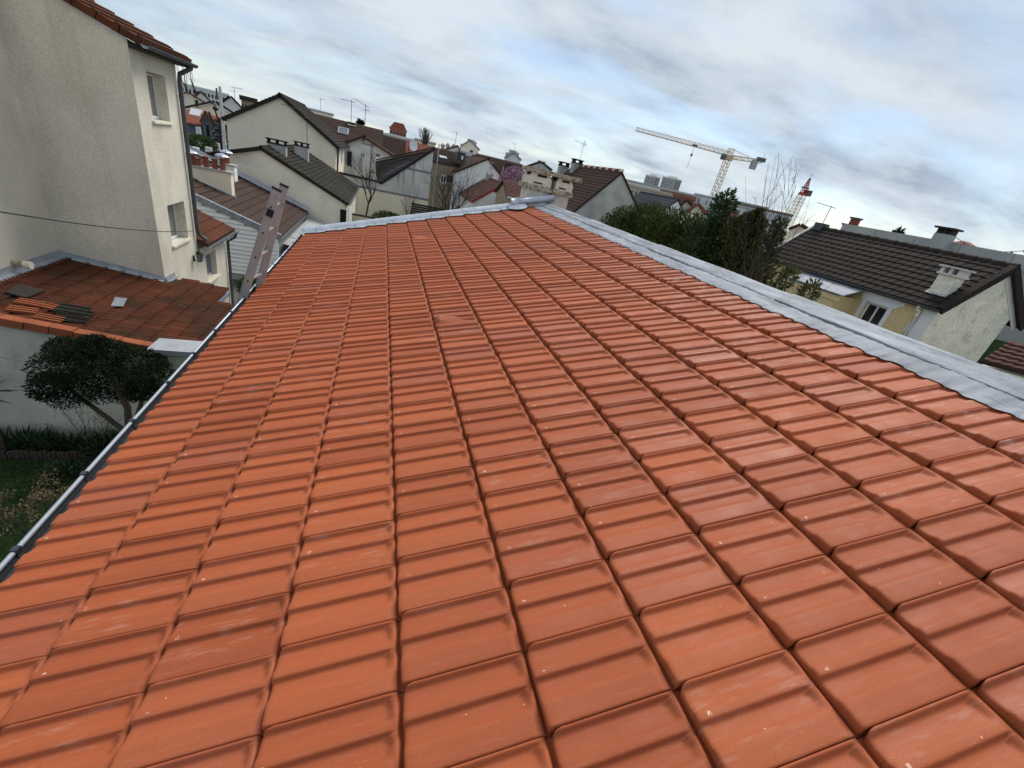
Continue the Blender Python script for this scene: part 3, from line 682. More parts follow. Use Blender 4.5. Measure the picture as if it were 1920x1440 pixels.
# ================================================================== LEFT: TALL RENDERED HOUSE
X1, YA = -4.04, 11.6
h1 = thing('rendered_house', 'tall cream rendered house with two deep-set windows, rising beside the old lean-to roof', 'house', (-7.0, 12.0, GZ))
zr_e = 2.40; rs = 0.36; xr1 = -8.2
b = MB()
b.prism([V3(-12.4, YA, GZ), V3(X1, YA, GZ), V3(X1, YA, zr_e), V3(xr1, YA, zr_e + (X1 - xr1) * rs), V3(-12.4, YA, zr_e)], V3(0, .28, 0))
wz = [(12.24, 13.17, 1.03, 1.96), (12.30, 13.33, -1.76, -0.80)]
wall_holes(b, [V3(X1, YA + .28, GZ), V3(X1, 13.86, GZ), V3(X1, 13.86, zr_e), V3(X1, YA + .28, zr_e)],
           [[V3(X1, a, c), V3(X1, bb, c), V3(X1, bb, d), V3(X1, a, d)] for a, bb, c, d in wz], (1, 0, 0), .30)
b.box((-12.4, 13.56, GZ), (X1 - .30, 13.86, zr_e)); b.box((-12.4, YA + .28, GZ), (-12.1, 13.56, zr_e))
b.box((-12.0, 7.9, GZ), (-6.0, YA - .002, 6.2))
build(b, 'wall', 'render', h1)
for a, bb, c, d in wz:
    w_ = window(h1, (X1 - .26, a + .012, c + .012), (0, 1, 0), (1, 0, 0), bb - a - .024, d - c - .024, 'white', 'curtain', 1, .055, .05)
    s_ = MB(); s_.box((X1 - .22, a - .05, c - .055), (X1 + .055, bb + .05, c - .004)); build(s_, 'sill', 'render_old', w_)
b = MB(); ov = .30
def h1z(x): return zr_e + (X1 - x) * rs + .04
slab(b, V3(X1 + ov, YA - .06, h1z(X1 + ov) + .10), V3(X1 + ov, 14.05, h1z(X1 + ov) + .10), V3(xr1, 14.05, h1z(xr1) + .10), V3(xr1, YA - .06, h1z(xr1) + .10), .09)
slab(b, V3(xr1 - .002, YA - .06, h1z(xr1) + .10), V3(xr1 - .002, 14.05, h1z(xr1) + .10), V3(-12.7, 14.05, h1z(X1 + ov) + .12), V3(-12.7, YA - .06, h1z(X1 + ov) + .12), .09)
r_ = build(b, 'roof', 'oldtile', h1)
u_ = V3(-1, 0, rs).normalized(); n_ = V3(rs, 0, 1).normalized()
for k in range(12):
    o_ = V3(X1 + ov, YA - .10, h1z(X1 + ov) + .105) + u_ * (k * .36) + n_ * .0
    m = MB(); m.obox(o_ - n_ * .10 + V3(0, 0, 0), u_ * .375, V3(0, .12, 0), n_ * (.135) + u_ * .0); m.obox(o_ + n_ * .037, u_ * .10, V3(0, 2.3, 0), n_ * .03)
    build(m, 'verge_tile', 'oldtile', r_)
courses(r_, V3(X1 + ov, YA + .03, h1z(X1 + ov) + .105), V3(X1 + ov, 14.05, h1z(X1 + ov) + .105), V3(xr1, 14.05, h1z(xr1) + .105), V3(xr1, YA + .03, h1z(xr1) + .105), 12, 'oldtile', .035, 12, .02)
b = MB(); b.obox(V3(X1 + .002, YA - .012, zr_e - .02) + u_ * 0, u_ * 4.45, V3(0, .010, 0), V3(0, 0, .075)); build(b, 'verge_flashing', 'zinc', r_)
b = MB(); half_round(b, X1 + ov + .055, h1z(X1 + ov) + .06, .075, YA - .16, 14.08); build(b, 'gutter', 'pipe', h1)
b = MB(); b.box((X1 + .001, YA + .02, zr_e - .12), (X1 + ov - .02, 13.98, zr_e - .04)); build(b, 'fascia', 'wood_dark', h1)
b = MB(); b.tube([V3(X1 + ov + .055, 13.80, h1z(X1 + ov) - .01), V3(X1 + ov + .05, 13.80, 2.28), V3(X1 + .09, 13.80, 2.10), V3(X1 + .075, 13.80, 1.95), V3(X1 + .075, 13.80, -1.62), V3(X1 + .10, 13.84, -1.76), V3(X1 + .22, 13.98, -1.90)], .048, 10)
dp = build(b, 'downpipe', 'pipe', h1, smooth=True)
for z in (1.6, .3, -.9):
    m = MB(); m.tube([V3(X1 + .075, 13.80, z), V3(X1 + .075, 13.80, z + .05)], .056, 10); build(m, 'pipe_collar', 'pipe', dp)
# lantern and flue terminal fixed on it
lan = thing('wall_lantern', 'small black coach lantern on the cream wall under the lower window', 'lantern', (X1, 13.5, -2.42))
lc = V3(X1 + .16, 13.50, -2.30)
m = MB(); m.box((X1 + .001, 13.46, -2.44), (X1 + .02, 13.54, -2.28)); m.tube([V3(X1 + .02, 13.5, -2.40), V3(X1 + .10, 13.5, -2.44), lc + V3(0, 0, -.13)], .011, 6); build(m, 'bracket', 'black', lan)
m = MB(); m.lathe(lc, [(.02, -.14), (.045, -.12), (.055, -.11), (.055, -.10)], 6); m.lathe(lc, [(.095, .085), (.10, .095), (.06, .15), (.02, .17), (.012, .21), (.0, .215)], 6)
for k in range(6):
    a = k * math.pi / 3; m.tube([lc + V3(.052 * math.cos(a), .052 * math.sin(a), -.10), lc + V3(.085 * math.cos(a), .085 * math.sin(a), .09)], .006, 4)
build(m, 'cage', 'black', lan)
m = MB(); m.lathe(lc, [(.045, -.10), (.078, .085)], 6); build(m, 'glass', 'curtain', lan)
p = aX(24, 492, -6.0)
fl = thing('flue_terminal', 'short flue pipe with a pale slotted cap on the cream wall above the lean-to', 'flue', p)
m = MB(); m.tube([p + V3(.001, 0, 0), p + V3(.16, 0, -.02)], .062, 12); build(m, 'pipe', 'wood_beige', fl, smooth=True)
for k in range(4):
    m = MB(); m.tube([p + V3(.17 + k * .032, 0, -.02), p + V3(.19 + k * .032, 0, -.02)], .074, 12); build(m, 'slat', 'render_old', fl)
m = MB(); m.tube([p + V3(.16, 0, -.02), p + V3(.285, 0, -.02)], .048, 10); build(m, 'core', 'wood_beige', fl)

# --- low extension behind it with its own little tiled roof
ex = thing('house_extension', 'low cream extension with a shuttered window and a small dark red tile roof', 'house', (-5.0, 15.2, GZ))
ez = -2.22
b = MB(); sh = (14.43, 15.33, -3.30, -2.50)
wall_holes(b, [V3(X1 - .01, 13.862, GZ), V3(X1 - .01, 16.4, GZ), V3(X1 - .01, 16.4, ez), V3(X1 - .01, 13.862, ez)], [[V3(X1 - .01, sh[0], sh[2]), V3(X1 - .01, sh[1], sh[2]), V3(X1 - .01, sh[1], sh[3]), V3(X1 - .01, sh[0], sh[3])]], (1, 0, 0), .28)
b.prism([V3(X1 - .292, 16.12, GZ), V3(-7.6, 16.12, GZ), V3(-7.6, 16.12, -.9), V3(X1 - .292, 16.12, ez + .08)], V3(0, .28, 0))
build(b, 'wall', 'render', ex)
w_ = window(ex, (X1 - .20, sh[0] + .01, sh[2] + .01), (0, 1, 0), (1, 0, 0), sh[1] - sh[0] - .02, sh[3] - sh[2] - .02, 'apart_grey', 'bluegrey', 1, .05, .04)
s_ = MB(); s_.box((X1 - .20, sh[0] - .05, sh[2] - .06), (X1 + .06, sh[1] + .05, sh[2] - .002)); build(s_, 'sill', 'render_old', w_)
b = MB(); A_, B_, C_, D_ = V3(-3.76, 13.87, -2.02), V3(-3.76, 16.5, -2.02), V3(-7.6, 16.5, -.42), V3(-7.6, 13.87, -.42)
slab(b, A_, B_, C_, D_, .07); er = build(b, 'roof', 'oldtile', ex)
courses(er, A_, B_, C_, D_, 12, 'oldtile', .03, 13, .022)
b = MB(); half_round(b, -3.70, -2.05, .062, 13.87, 16.55); build(b, 'gutter', 'pipe', ex)
b = MB(); b.tube([V3(-3.70, 16.36, -2.10), V3(-3.74, 16.36, -2.25), V3(X1 + .07, 16.36, -2.42), V3(X1 + .07, 16.36, GZ)], .045, 10); build(b, 'downpipe', 'pipe', ex, smooth=True)

# ================================================================== OLD LEAN-TO ROOF
lt = thing('lean_to', 'lean-to with an old moss-darkened clay tile roof against the tall cream house', 'outbuilding', (-4.0, 10.0, GZ))
LS = math.radians(9.376); lc_, ls_ = math.cos(LS), math.sin(LS)
P0 = V3(-6.0, 8.16, -2.212)                  # top left corner of the roof plane
LU, LN = V3(-lc_, 0, ls_), V3(ls_, 0, lc_)   # up the slope, normal
def LP(x, y, h=0): return V3(x, y, -2.212 - (x + 6.0) * math.tan(LS)) + LN * h
xe = -1.55
b = MB(); b.box((-6.0, 8.20, GZ), (-2.98, 8.46, -3.02)); 
b.prism([V3(-6.0, 8.20, -3.02), V3(-2.98, 8.20, -3.02), LP(-2.98, 8.20, -.12), LP(-6.0, 8.20, -.12)], V3(0, .26, 0))
build(b, 'wall', 'garden_wall', lt)
b = MB(); b.box((-2.95, 8.44, GZ), (-1.75, 8.68, -2.95)); b.box((-1.99, 8.68, GZ), (-1.75, 11.0, -2.98)); build(b, 'wall', 'garden_wall', lt)
b = MB(); slab(b, LP(xe, 8.20, -.03), LP(xe, 11.06, -.03), LP(-6.0, 11.06, -.03), LP(-6.0, 8.20, -.03), .06)
slab(b, LP(-2.93, 11.062, -.03), LP(-2.93, 11.598, -.03), LP(-6.0, 11.598, -.03), LP(-6.0, 11.062, -.03), .06); slab(b, LP(-2.93, 11.602, -.03), LP(-2.93, 12.12, -.03), LP(-4.03, 12.12, -.03), LP(-4.03, 11.602, -.03), .06)
lr = build(b, 'roof', 'wood_dark', lt)
def small_tile(name, g, w, m, amp=.016, ns=2, h0=.030, over=.05, s_rows=(0, 0, .01, .5, 1.0)):
    vs = []; fs = []; nt_ = 6 * ns + 1
    for i, s in enumerate(s_rows):
        for k in range(nt_):
            t = k / (nt_ - 1); ph = (t * ns) % 1.0 if k < nt_ - 1 else 1.0
            p = amp * (1 if ph < .38 or ph > .97 else 0.0 if .50 < ph < .86 else .4)
            x = s * (g + over); z = p + h0 * (1 - s)
            if i == 0: z = -.004
            vs.append((x, t * (w - .004), z))
    for i in range(len(s_rows) - 1):
        for k in range(nt_ - 1): a = i * nt_ + k; fs.append((a, a + nt_, a + nt_ + 1, a + 1))
    me = bpy.data.meshes.new(name); me.from_pydata(vs, [], fs); me.update(); me.materials.append(MT[m])
    if me.polygons[-1].normal.z < 0: me.flip_normals()
    return me
LTM = small_tile('lean_to_tile', .33, .206, 'oldtile', .026, 2, .046)
LR = Matrix(((LU.x, 0, LN.x, 0), (0, 1, 0, 0), (LU.z, 0, LN.z, 0), (0, 0, 0, 1)))
# mirror so that x up-slope, y stays +Y and z is the normal (handedness fixed by flipping y)
LRm = Matrix(((LU.x, 0, LN.x, 0), (0, -1, 0, 0), (LU.z, 0, LN.z, 0), (0, 0, 0, 1)))
nrow = 13
for i in range(nrow + 1):
    x0 = xe - i * .33 * lc_
    if x0 - .2 < -6.0: continue
    for j in range(19):
        y0 = 8.24 + j * .206
        if y0 + .1 > 11.06 and x0 > -2.85: continue
        if y0 + .15 > 11.6 and x0 < -3.75: continue
        if y0 > 12.0: continue
        M_ = Matrix.Translation(LP(x0, y0 + .206, rnd.uniform(-.003, .003))) @ LRm @ Matrix.Rotation(rnd.uniform(-.012, .012), 4, 'Z') @ Matrix.Rotation(rnd.uniform(-.01, .01), 4, 'Y')
        inst(LTM, 'tile', lr, M_)
for i in range(nrow):
    x0 = xe - i * .33 * lc_
    if x0 - .3 < -6.02: continue
    m = MB(); o_ = LP(x0, 8.10, .055); o_ = o_ + LN * rnd.uniform(-.006, .010); m.obox(o_, LU * .318, V3(0, .16, 0), LN * .028 + LU * .0); m.obox(o_ - LN * .12 - V3(0, .018, 0), LU * .314, V3(0, .02, 0), LN * .147)
    build(m, 'verge_tile', 'vergetile', lr)
b = MB(); b.obox(LP(-2.9, 8.125, -.115), LU * 3.14, V3(0, .10, 0), LN * .045); build(b, 'verge_flashing', 'zinc', lt)
b = MB(); b.obox(LP(-5.998, 8.3, .045), V3(.012, 0, 0), V3(0, 3.29, 0), V3(0, 0, .15)); b.obox(LP(-5.986, 8.3, .045), -LU * .11, V3(0, 3.29, 0), LN * .012); build(b, 'wall_flashing', 'zinc', lt)
b = MB(); b.obox(LP(-5.98, 11.586, .045), -LU * 1.95, V3(0, .012, 0), V3(0, 0, .12)); b.obox(LP(-5.98, 11.49, .050), -LU * 1.95, V3(0, .095, 0), LN * .010); build(b, 'wall_flashing', 'zinc', lt)
b = MB(); b.obox(LP(-4.025, 11.6, .05), V3(.012, 0, 0), V3(0, .5, 0), V3(0, 0, .10))
for k in range(7): b.obox(LP(-4.0, 11.62 + k * .07, .055), -LU * .07, V3(0, .045, 0), LN * .01)
build(b, 'wall_flashing', 'zinc_bead', lt)
b = MB(); half_round(b, -2.86, -2.80, .06, 11.02, 12.2); build(b, 'gutter', 'bluegrey', lt)
# things left lying on the old roof
def on_lean(x, y, d=ray): 
    n = LN; return aP(x, y, LP(-4, 9), n)
def lying(name, label, cat, pxs, th, m, h=.055, group=None):
    P_ = [on_lean(*q) + LN * h for q in pxs]; mb = MB(); mb.prism(P_, LN * th); c0 = sum(P_, Vector()) / len(P_)
    return tag(build(mb, name, m, None, c0), label, cat, group)
lying('roof_panel', 'flat square dark brown panel lying on the old lean-to roof', 'panel', [(10, 557), (37, 541), (86, 553), (50, 567)], .03, 'wood_dark', .075)
lying('zinc_sheet', 'small square zinc sheet in the middle of the old lean-to roof', 'metal sheet', [(208, 580), (216, 563), (238, 566), (231, 581)], .012, 'lead', .068)
for q, (dx_, dy_) in enumerate(((0, 0), (3, -4), (-2, -8))):
    P_ = [(101 + dx_, 605 + dy_), (119 + dx_, 590 + dy_), (183 + dx_, 596 + dy_), (160 + dx_, 614 + dy_)]
    P3 = [on_lean(*p_) for p_ in P_]; t_ = thing('roof_tile', ['dark roof tile at the bottom of the small stack on the lean-to', 'dark roof tile in the middle of the small stack on the lean-to', 'dark roof tile on top of the small stack on the lean-to'][q], 'roof tile', P3[0], 'loose dark tiles stacked on the lean-to')
    m = MB(); a_ = P3[0] + LN * (.06 + q * .04); e1 = P3[3] - P3[0]; e2 = P3[1] - P3[0]; m.obox(a_, e1, e2, LN * .018); build(m, 'body', 'mosstile', t_)
    for z in range(3): m = MB(); m.obox(a_ + e2 * (.08 + z * .36) + LN * .0185, e1, e2 * .14, LN * .018); build(m, 'rib', 'mosstile', t_)
for q, (x, y, an, lab) in enumerate(((25, 575, .1, 'loose orange tile lying farthest up at the left end of the lean-to roof'), (10, 590, .25, 'loose orange tile tilted over the left verge of the lean-to'), (75, 583, -.1, 'loose orange tile lying beside the dark panel on the lean-to'), (60, 604, .05, 'loose orange tile lying just above the verge tiles of the lean-to'))):
    c_ = on_lean(x, y); t_ = thing('roof_tile', lab, 'roof tile', c_, 'loose orange tiles on the lean-to')
    a1 = (-LU * math.cos(an) + V3(0, 1, 0) * math.sin(an)) * .36; a2 = (V3(0, 1, 0) * math.cos(an) + LU * math.sin(an)) * .21
    m = MB(); m.obox(c_ + LN * .065, a1, a2, LN * .022); build(m, 'body', 'vergetile', t_)
    for z in (0, .42, .84): m = MB(); m.obox(c_ + LN * .0875 + a2 * z, a1, a2 * .16, LN * .018); build(m, 'rib', 'vergetile', t_)

# --- end pier of the garden wall with its zinc coping
gw = thing('garden_wall', 'short cream wall with a zinc coping between the lean-to and the gutter', 'wall', (-1.7, 8.2, GZ))
b = MB(); b.box((-2.93, 7.98, GZ), (-.3, 8.42, -2.66)); build(b, 'wall', 'garden_wall', gw)
b = MB(); b.box((-3.02, 7.93, -2.655), (-.27, 8.46, -2.60)); b.box((-3.02, 7.925, -2.70), (-.27, 7.935, -2.60)); b.box((-3.022, 7.93, -2.70), (-3.012, 8.46, -2.60)); build(b, 'coping', 'zinc', gw)
b = MB(); b.tube([V3(-6, 8.19, -2.98), V3(-4.2, 8.19, -3.26)], .012, 5); tag(build(b, 'cable', 'pipe_pale', None, (-5, 8.19, -3.1)), 'thin pale cable clipped along the garden wall below the lean-to roof', 'cable')
# wire across the house front
p0, p1 = aX(-60, 387, -3.0), aX(363, 433, -3.93)
b = MB(); b.tube([p0.lerp(p1, k / 12) - V3(0, 0, .10 * 4 * (k / 12) * (1 - k / 12)) for k in range(13)], .008, 5)
tag(build(b, 'cable', 'black', None, p1), 'thin black overhead wire crossing in front of the tall cream house', 'cable')

# ================================================================== GARDEN
def ellip(n, c, r, flat=0.0, shell=.55):
    d = rng.normal(size=(n, 3)); d /= np.linalg.norm(d, axis=1)[:, None]
    rad = (rng.uniform(shell ** 3, 1, n) ** (1 / 3))[:, None]
    p = d * rad * np.array(r) + np.array(c)
    return p, d
tr0 = aY(238, 790, 7.35); tr0.z = GZ
gt = thing('garden_tree', 'dark clipped conifer with a flattened crown in front of the garden wall', 'tree', tr0)
top = aY(190, 700, 7.2)
m = MB(); m.tube([tr0, tr0 + V3(-.02, 0, .7), tr0.lerp(top, .62) + V3(.18, 0, .1), top + V3(.1, 0, .05)], [.075, .065, .055, .03], 8); m.tube([tr0 + V3(0, 0, .7), V3(top.x + .7, 7.2, top.z + .1)], [.05, .02], 6); m.tube([tr0 + V3(0, 0, .75), V3(top.x - .7, 7.2, top.z - .05)], [.05, .02], 6)
build(m, 'trunk', 'bark', gt, smooth=True)
pp, dd3 = [], []
cl = [(110, 690, .42), (150, 672, .45), (200, 668, .42), (250, 680, .40), (285, 700, .33), (95, 725, .33), (135, 730, .45), (185, 720, .5), (235, 722, .45), (265, 728, .28), (120, 655, .28), (175, 650, .25), (290, 680, .2)]
for x, y, r in cl:
    c_ = aY(x, y, 7.2 + rng.uniform(-.45, .45)); q, d = ellip(2100, c_, (r * .84, r * .95, r * .66), shell=.30); pp.append(q); dd3.append(d + np.array([0, 0, .25]))
leaf_cloud('crown', 'conifer', gt, np.concatenate(pp), .058, np.concatenate(dd3), 3.4, 1.0)
# grass of the lawn
n = 9000; gx_ = rng.uniform(-6.5, -2.2, n); gy_ = rng.uniform(4.4, 7.65, n)
o = leaf_cloud('grass', 'blade', None, np.stack([gx_, gy_, np.full(n, GZ + .005)], 1), .085, np.tile((0, 0, 1.0), (n, 1)), 6, .7, loc=(-4.3, 6, GZ)); o['kind'] = 'stuff'; 
# border plants along the wall
ib_, id_ = [], []
for q in range(16):
    x = -5.75 + q * .205 + rng.uniform(-.06, .06); y = 7.86 + rng.uniform(-.08, .08); n = 90
    base_ = np.stack([rng.normal(x, .06, n), rng.normal(y, .05, n), np.full(n, GZ + .01)], 1)
    d = np.stack([rng.normal(0, .45, n), rng.normal(0, .45, n), np.ones(n)], 1)
    ib_.append(base_); id_.append(d)
tag(leaf_cloud('border_plants', 'iris', None, np.concatenate(ib_), .40, np.concatenate(id_), 12, .25, loc=(-4, 7.86, GZ)), 'dark strap-leaved border plants along the foot of the garden wall', 'plants')['kind'] = 'stuff'
ed = thing('lawn_edging', 'low row of wooden stakes edging the lawn below the border', 'edging', (-4, 7.58, GZ))
sm_ = MB(); sm_.tube([V3(0, 0, 0), V3(0, 0, .2)], .03, 6); sme = sm_.mesh('stake'); sme.materials.append(MT['bark'])
for q in range(52): inst(sme, 'stake', ed, Matrix.Translation((-5.6 + q * .065, 7.58 + rnd.uniform(-.008, .008), GZ - rnd.uniform(0, .04))))
def twig_bush(name, label, cat, base, nst, length, r, depth, seed, m='twig', spread=.45, up=.3, lean=(0, 0), group=None, kids=(2, 3), base_r=.12, ratio=(.55, .8), out=.5, curve=.14):
    t_ = thing(name, label, cat, base, group); mb = MB(); rn = random.Random(seed); tips = []
    for k in range(nst):
        a = 2 * math.pi * k / nst + rn.uniform(-.4, .4); o_ = out * rn.uniform(.4, 1.2)
        branch_tree(mb, Vector(base) + V3(math.cos(a) * base_r * rn.random(), math.sin(a) * base_r * rn.random(), 0), V3(math.cos(a) * o_ + lean[0], math.sin(a) * o_ + lean[1], 1), length * rn.uniform(.75, 1.15), r * rn.uniform(.7, 1.1), depth, rn, spread, up, .62, kids, 5, curve, tips, ratio)
    build(mb, 'stems', m, t_); return t_, tips
bs_ = aZ(70, 990, GZ)
hy, tips = twig_bush('hydrangea', 'leafless hydrangea with dry brown flower heads on the lawn under the gutter', 'shrub', bs_, 18, .42, .009, 1, 5, 'twig', .35, .3, kids=(2, 3), base_r=.35)
q = [np.array(t[0]) for t in tips]; pts = np.concatenate([rng.normal(p, .045, (38, 3)) for p in q if p[2] > GZ + .40]); leaf_cloud('flower_heads', 'dryflower', hy, pts, .035, None, 1.4)
fb = aZ(226, 815, GZ); fb = V3(fb.x, 7.75, GZ)
fo, tips = twig_bush('forsythia', 'bare twiggy bush with yellowish buds at the foot of the garden tree', 'shrub', fb, 9, .62, .010, 2, 8, 'twig', .4, .2, base_r=.1)
pts = np.concatenate([rng.normal(np.array(t[0]), .05, (7, 3)) for t in tips]); leaf_cloud('buds', 'yellowbud', fo, pts, .03, None, 1.8)
lb_ = aZ(20, 930, GZ)
for q, (x, y, lab) in enumerate(((130, 905, 'low dark evergreen cushion beside the lawn edging'), (205, 850, 'dark low shrub at the right end of the lawn'))):
    b0 = aZ(x, y, GZ); p_, d_ = ellip(1500, (b0.x, b0.y, GZ + .16), (.42, .34, .24), shell=.5); tag(leaf_cloud('shrub', 'iris', None, p_, .07, d_, 2.5, .8, loc=b0), lab, 'shrub')
p = aX(-4, 690, -5.6); pts = V3(-5.35, 7.7, -3.45); n = 60
t_ = thing('yucca', 'spiky dark leaves reaching in from the picture edge before the garden wall', 'plant', (-5.45, 7.75, GZ))
m = MB(); m.tube([V3(-5.45, 7.75, GZ), V3(-5.42, 7.75, -3.55)], [.06, .045], 6); build(m, 'trunk', 'bark', t_)
leaf_cloud('leaves', 'iris', t_, np.tile((-5.42, 7.75, -3.52), (n, 1)) + rng.normal(0, .03, (n, 3)), .42, np.stack([rng.normal(0, .8, n), rng.normal(0, .8, n), rng.normal(.3, .5, n)], 1), 14, .2)
pb = aD(448, 527, 15.5); pb = V3(-3.2, 16.0, GZ)
p_, d_ = ellip(1200, (pb.x, pb.y, -3.9), (.42, .4, .40), shell=.4); pl = thing('potted_shrub', 'dark green leafy shrub in a pot behind the foot of the ladder', 'plant', pb)
leaf_cloud('leaves', 'hedgegreen', pl, p_, .14, d_, 2.0, .8); m = MB(); m.lathe(V3(pb.x, pb.y, GZ + .30), [(.20, 0), (.26, .35), (.28, .36)], 14); build(m, 'pot', 'wood_beige', pl)
m = MB(); m.box((pb.x - .5, pb.y - .3, GZ), (pb.x + .6, pb.y + .35, GZ + .30)); tag(build(m, 'plant_bench', 'wood_beige', None, (pb.x, pb.y, GZ)), 'low wooden bench under the potted shrub behind the ladder', 'bench')
# ================================================================== NEIGHBOURING HOUSES (gables face the camera, ridges run away from it)
def plan_(a, b): n = (Vector(b) - Vector(a)).cross(V3(0, 1, 0)); return n.normalized()
def gable_house(name, label, loc, Y0, Y1, xl, zl, xa, za, xr, zr, wall, roofm, ng=12, ov=.22, gov=.12, th=.10, waves=0, sides='lr', zg=GZ, group=None, cth=.04, ridge=True, gutter=True, rake=None, vw=None):
    """front gable in plane Y0: eaves (xl,zl) and (xr,zr), apex (xa,za)"""
    t = thing(name, label, 'house', loc, group)
    b = MB(); dz = .06
    b.prism([V3(xl, Y0, zg), V3(xr, Y0, zg), V3(xr, Y0, zr - dz), V3(xa, Y0, za - dz), V3(xl, Y0, zl - dz)], V3(0, Y1 - Y0, 0)); build(b, 'wall', wall, t)
    b = MB(); sl1 = (za - zl) / (xa - xl); sl2 = (za - zr) / (xr - xa); e1, e2 = (xl - ov, zl - ov * sl1), (xr + ov, zr - ov * sl2)
    ya, yb = Y0 - gov, Y1 + gov; up = .05
    q1 = [V3(e1[0], ya, e1[1] + up), V3(xa, ya, za + up), V3(xa, yb, za + up), V3(e1[0], yb, e1[1] + up)]
    q2 = [V3(e2[0], ya, e2[1] + up), V3(xa, ya, za + up), V3(xa, yb, za + up), V3(e2[0], yb, e2[1] + up)]
    for q in (q1, q2):
        n = (q[1] - q[0]).cross(q[3] - q[0]).normalized()
        if n.z < 0: n = -n
        off = V3(.001 if q is q2 else -.001, 0, 0)
        b.prism([p + off for p in q], -n * th)
    r = build(b, 'roof', rake or roofm, t)
    if ng:
        if 'l' in sides: courses(r, q1[0], q1[3], q1[2], q1[1], ng, roofm, cth, waves, .02)
        if 'r' in sides: courses(r, q2[0], q2[3], q2[2], q2[1], ng, roofm, cth, waves, .02)
    if ridge:
        n = max(3, int((yb - ya) / .42))
        rb = MB(); 
        for k in range(n):
            y0 = ya + (yb - ya) * k / n; y1 = ya + (yb - ya) * (k + 1.12) / n
            P_ = [(-.13, -.075), (-.08, .02), (0, .06), (.08, .02), (.13, -.075)]
            vs = [V3(xa + p[0], y0, za + up + p[1] + .045) for p in P_] + [V3(xa + p[0] * .9, min(y1, yb), za + up + p[1] * .9 + .025) for p in P_]
            rb.add(vs, [(i, i + 1, i + 6, i + 5) for i in range(4)] + [(0, 5, 9, 4), (4, 3, 2, 1, 0)])
        build(rb, 'ridge_tiles', roofm, r, kind='stuff')
    if gutter:
        g = MB()
        if 'r' in sides: half_round(g, e2[0] + .05, e2[1] + .02, .06, ya, yb, 6)
        if 'l' in sides: half_round(g, e1[0] - .05, e1[1] + .02, .06, ya, yb, 6)
        if g.v: build(g, 'gutter', 'pipe', t)
    return t, r, q1, q2
def fwin(parent, Y, x0, x1, z0, z1, frame='white', pane='glass_dark', bars=1, fw=.05, d=.05): return window(parent, (x0, Y - .002, z0), (1, 0, 0), (0, -1, 0), x1 - x0, z1 - z0, frame, pane, bars, fw, d)
def fwpx(parent, Y, p0, p1, **k):
    a, b = aY(*p0, Y), aY(*p1, Y); return fwin(parent, Y, min(a.x, b.x), max(a.x, b.x), min(a.z, b.z), max(a.z, b.z), **k)
def box_chimney(parent, c, w, d, z0, z1, wall='render_grey', holes=2, slab=True, top='concrete'):
    b = MB(); x, y = c; b.box((x - w / 2, y - d / 2, z0), (x + w / 2, y + d / 2, z1)); q = build(b, 'chimney', wall, parent)
    if slab:
        b = MB(); b.box((x - w / 2 - .05, y - d / 2 - .05, z1 + .001), (x + w / 2 + .05, y + d / 2 + .05, z1 + .05))
        h = .20; n = holes
        for k in range(n + 1): xx = x - w / 2 + (w - .08) * k / n; b.box((xx, y - d / 2, z1 + .051), (xx + .08, y + d / 2, z1 + h))
        b.box((x - w / 2 - .07, y - d / 2 - .07, z1 + h + .001), (x + w / 2 + .07, y + d / 2 + .07, z1 + h + .06)); build(b, 'chimney_cap', top, q)
    return q
def antenna(name, label, foot, h, yagi, n=7, L_=1.0, second=None, m='pipe_pale', r=.016):
    t = thing(name, label, 'antenna', foot); b = MB(); foot = Vector(foot); b.tube([foot, foot + V3(0, 0, h)], r, 5); build(b, 'mast', m, t)
    for (z, d, l, cnt, w) in yagi:
        d = Vector(d).normalized(); side = d.cross(V3(0, 0, 1)).normalized(); b = MB(); c = foot + V3(0, 0, z)
        b.tube([c - d * l * .25, c + d * l * .75], r * .8, 4)
        for k in range(cnt):
            p = c - d * l * .25 + d * l * (k + .5) / cnt; ww = w * (1 - .3 * k / cnt); b.tube([p - side * ww / 2, p + side * ww / 2], r * .55, 3)
        build(b, 'aerial', m, t)
    return t

# --- white clapboard house with the brown roof
Y2 = 20.0
A_ = aY(358, 362, Y2); n2 = plan_(A_, aY(524, 441, Y2)); sl2_ = -(aY(524, 441, Y2).z - A_.z) / (aY(524, 441, Y2).x - A_.x)
h2 = thing('clapboard_house', 'low house clad in white clapboard with a brown tile roof behind the ladder', 'house', (-6.5, 23.5, GZ))
xe2 = -3.02; ze2 = A_.z - (xe2 - A_.x) * sl2_; xt2 = -11.0; zt2 = A_.z - (xt2 - A_.x) * sl2_; Y2b = 27.7
b = MB(); b.prism([V3(xt2, Y2 + .04, GZ), V3(xe2 - .12, Y2 + .04, GZ), V3(xe2 - .12, Y2 + .04, ze2 - .10), V3(xt2, Y2 + .04, zt2 - .14)], V3(0, Y2b - Y2 - .06, 0)); build(b, 'wall', 'apart_grey', h2)
k = 0; z = GZ + .3
while z < zt2 - .2:
    z1 = z + .172; xr_ = min(xe2 - .10, A_.x - (z1 + .10 - A_.z) / sl2_)
    if xr_ > xt2 + .2:
        m = MB(); m.obox(V3(xt2, Y2 - .045, z), V3(xr_ - xt2, 0, 0), V3(0, .03, 0), V3(0, .050, .150)); build(m, 'plank', 'plank', h2)
    z += .172
b = MB(); q = [V3(xe2, Y2, ze2 - .05), V3(xe2, Y2b, ze2 - .05), V3(xt2, Y2b, zt2 - .05), V3(xt2, Y2, zt2 - .05)]; slab(b, *q, .10); r2_ = build(b, 'roof', 'wood_dark', h2)
courses(r2_, *q, 24, 'browntile', .04, 26, .012)
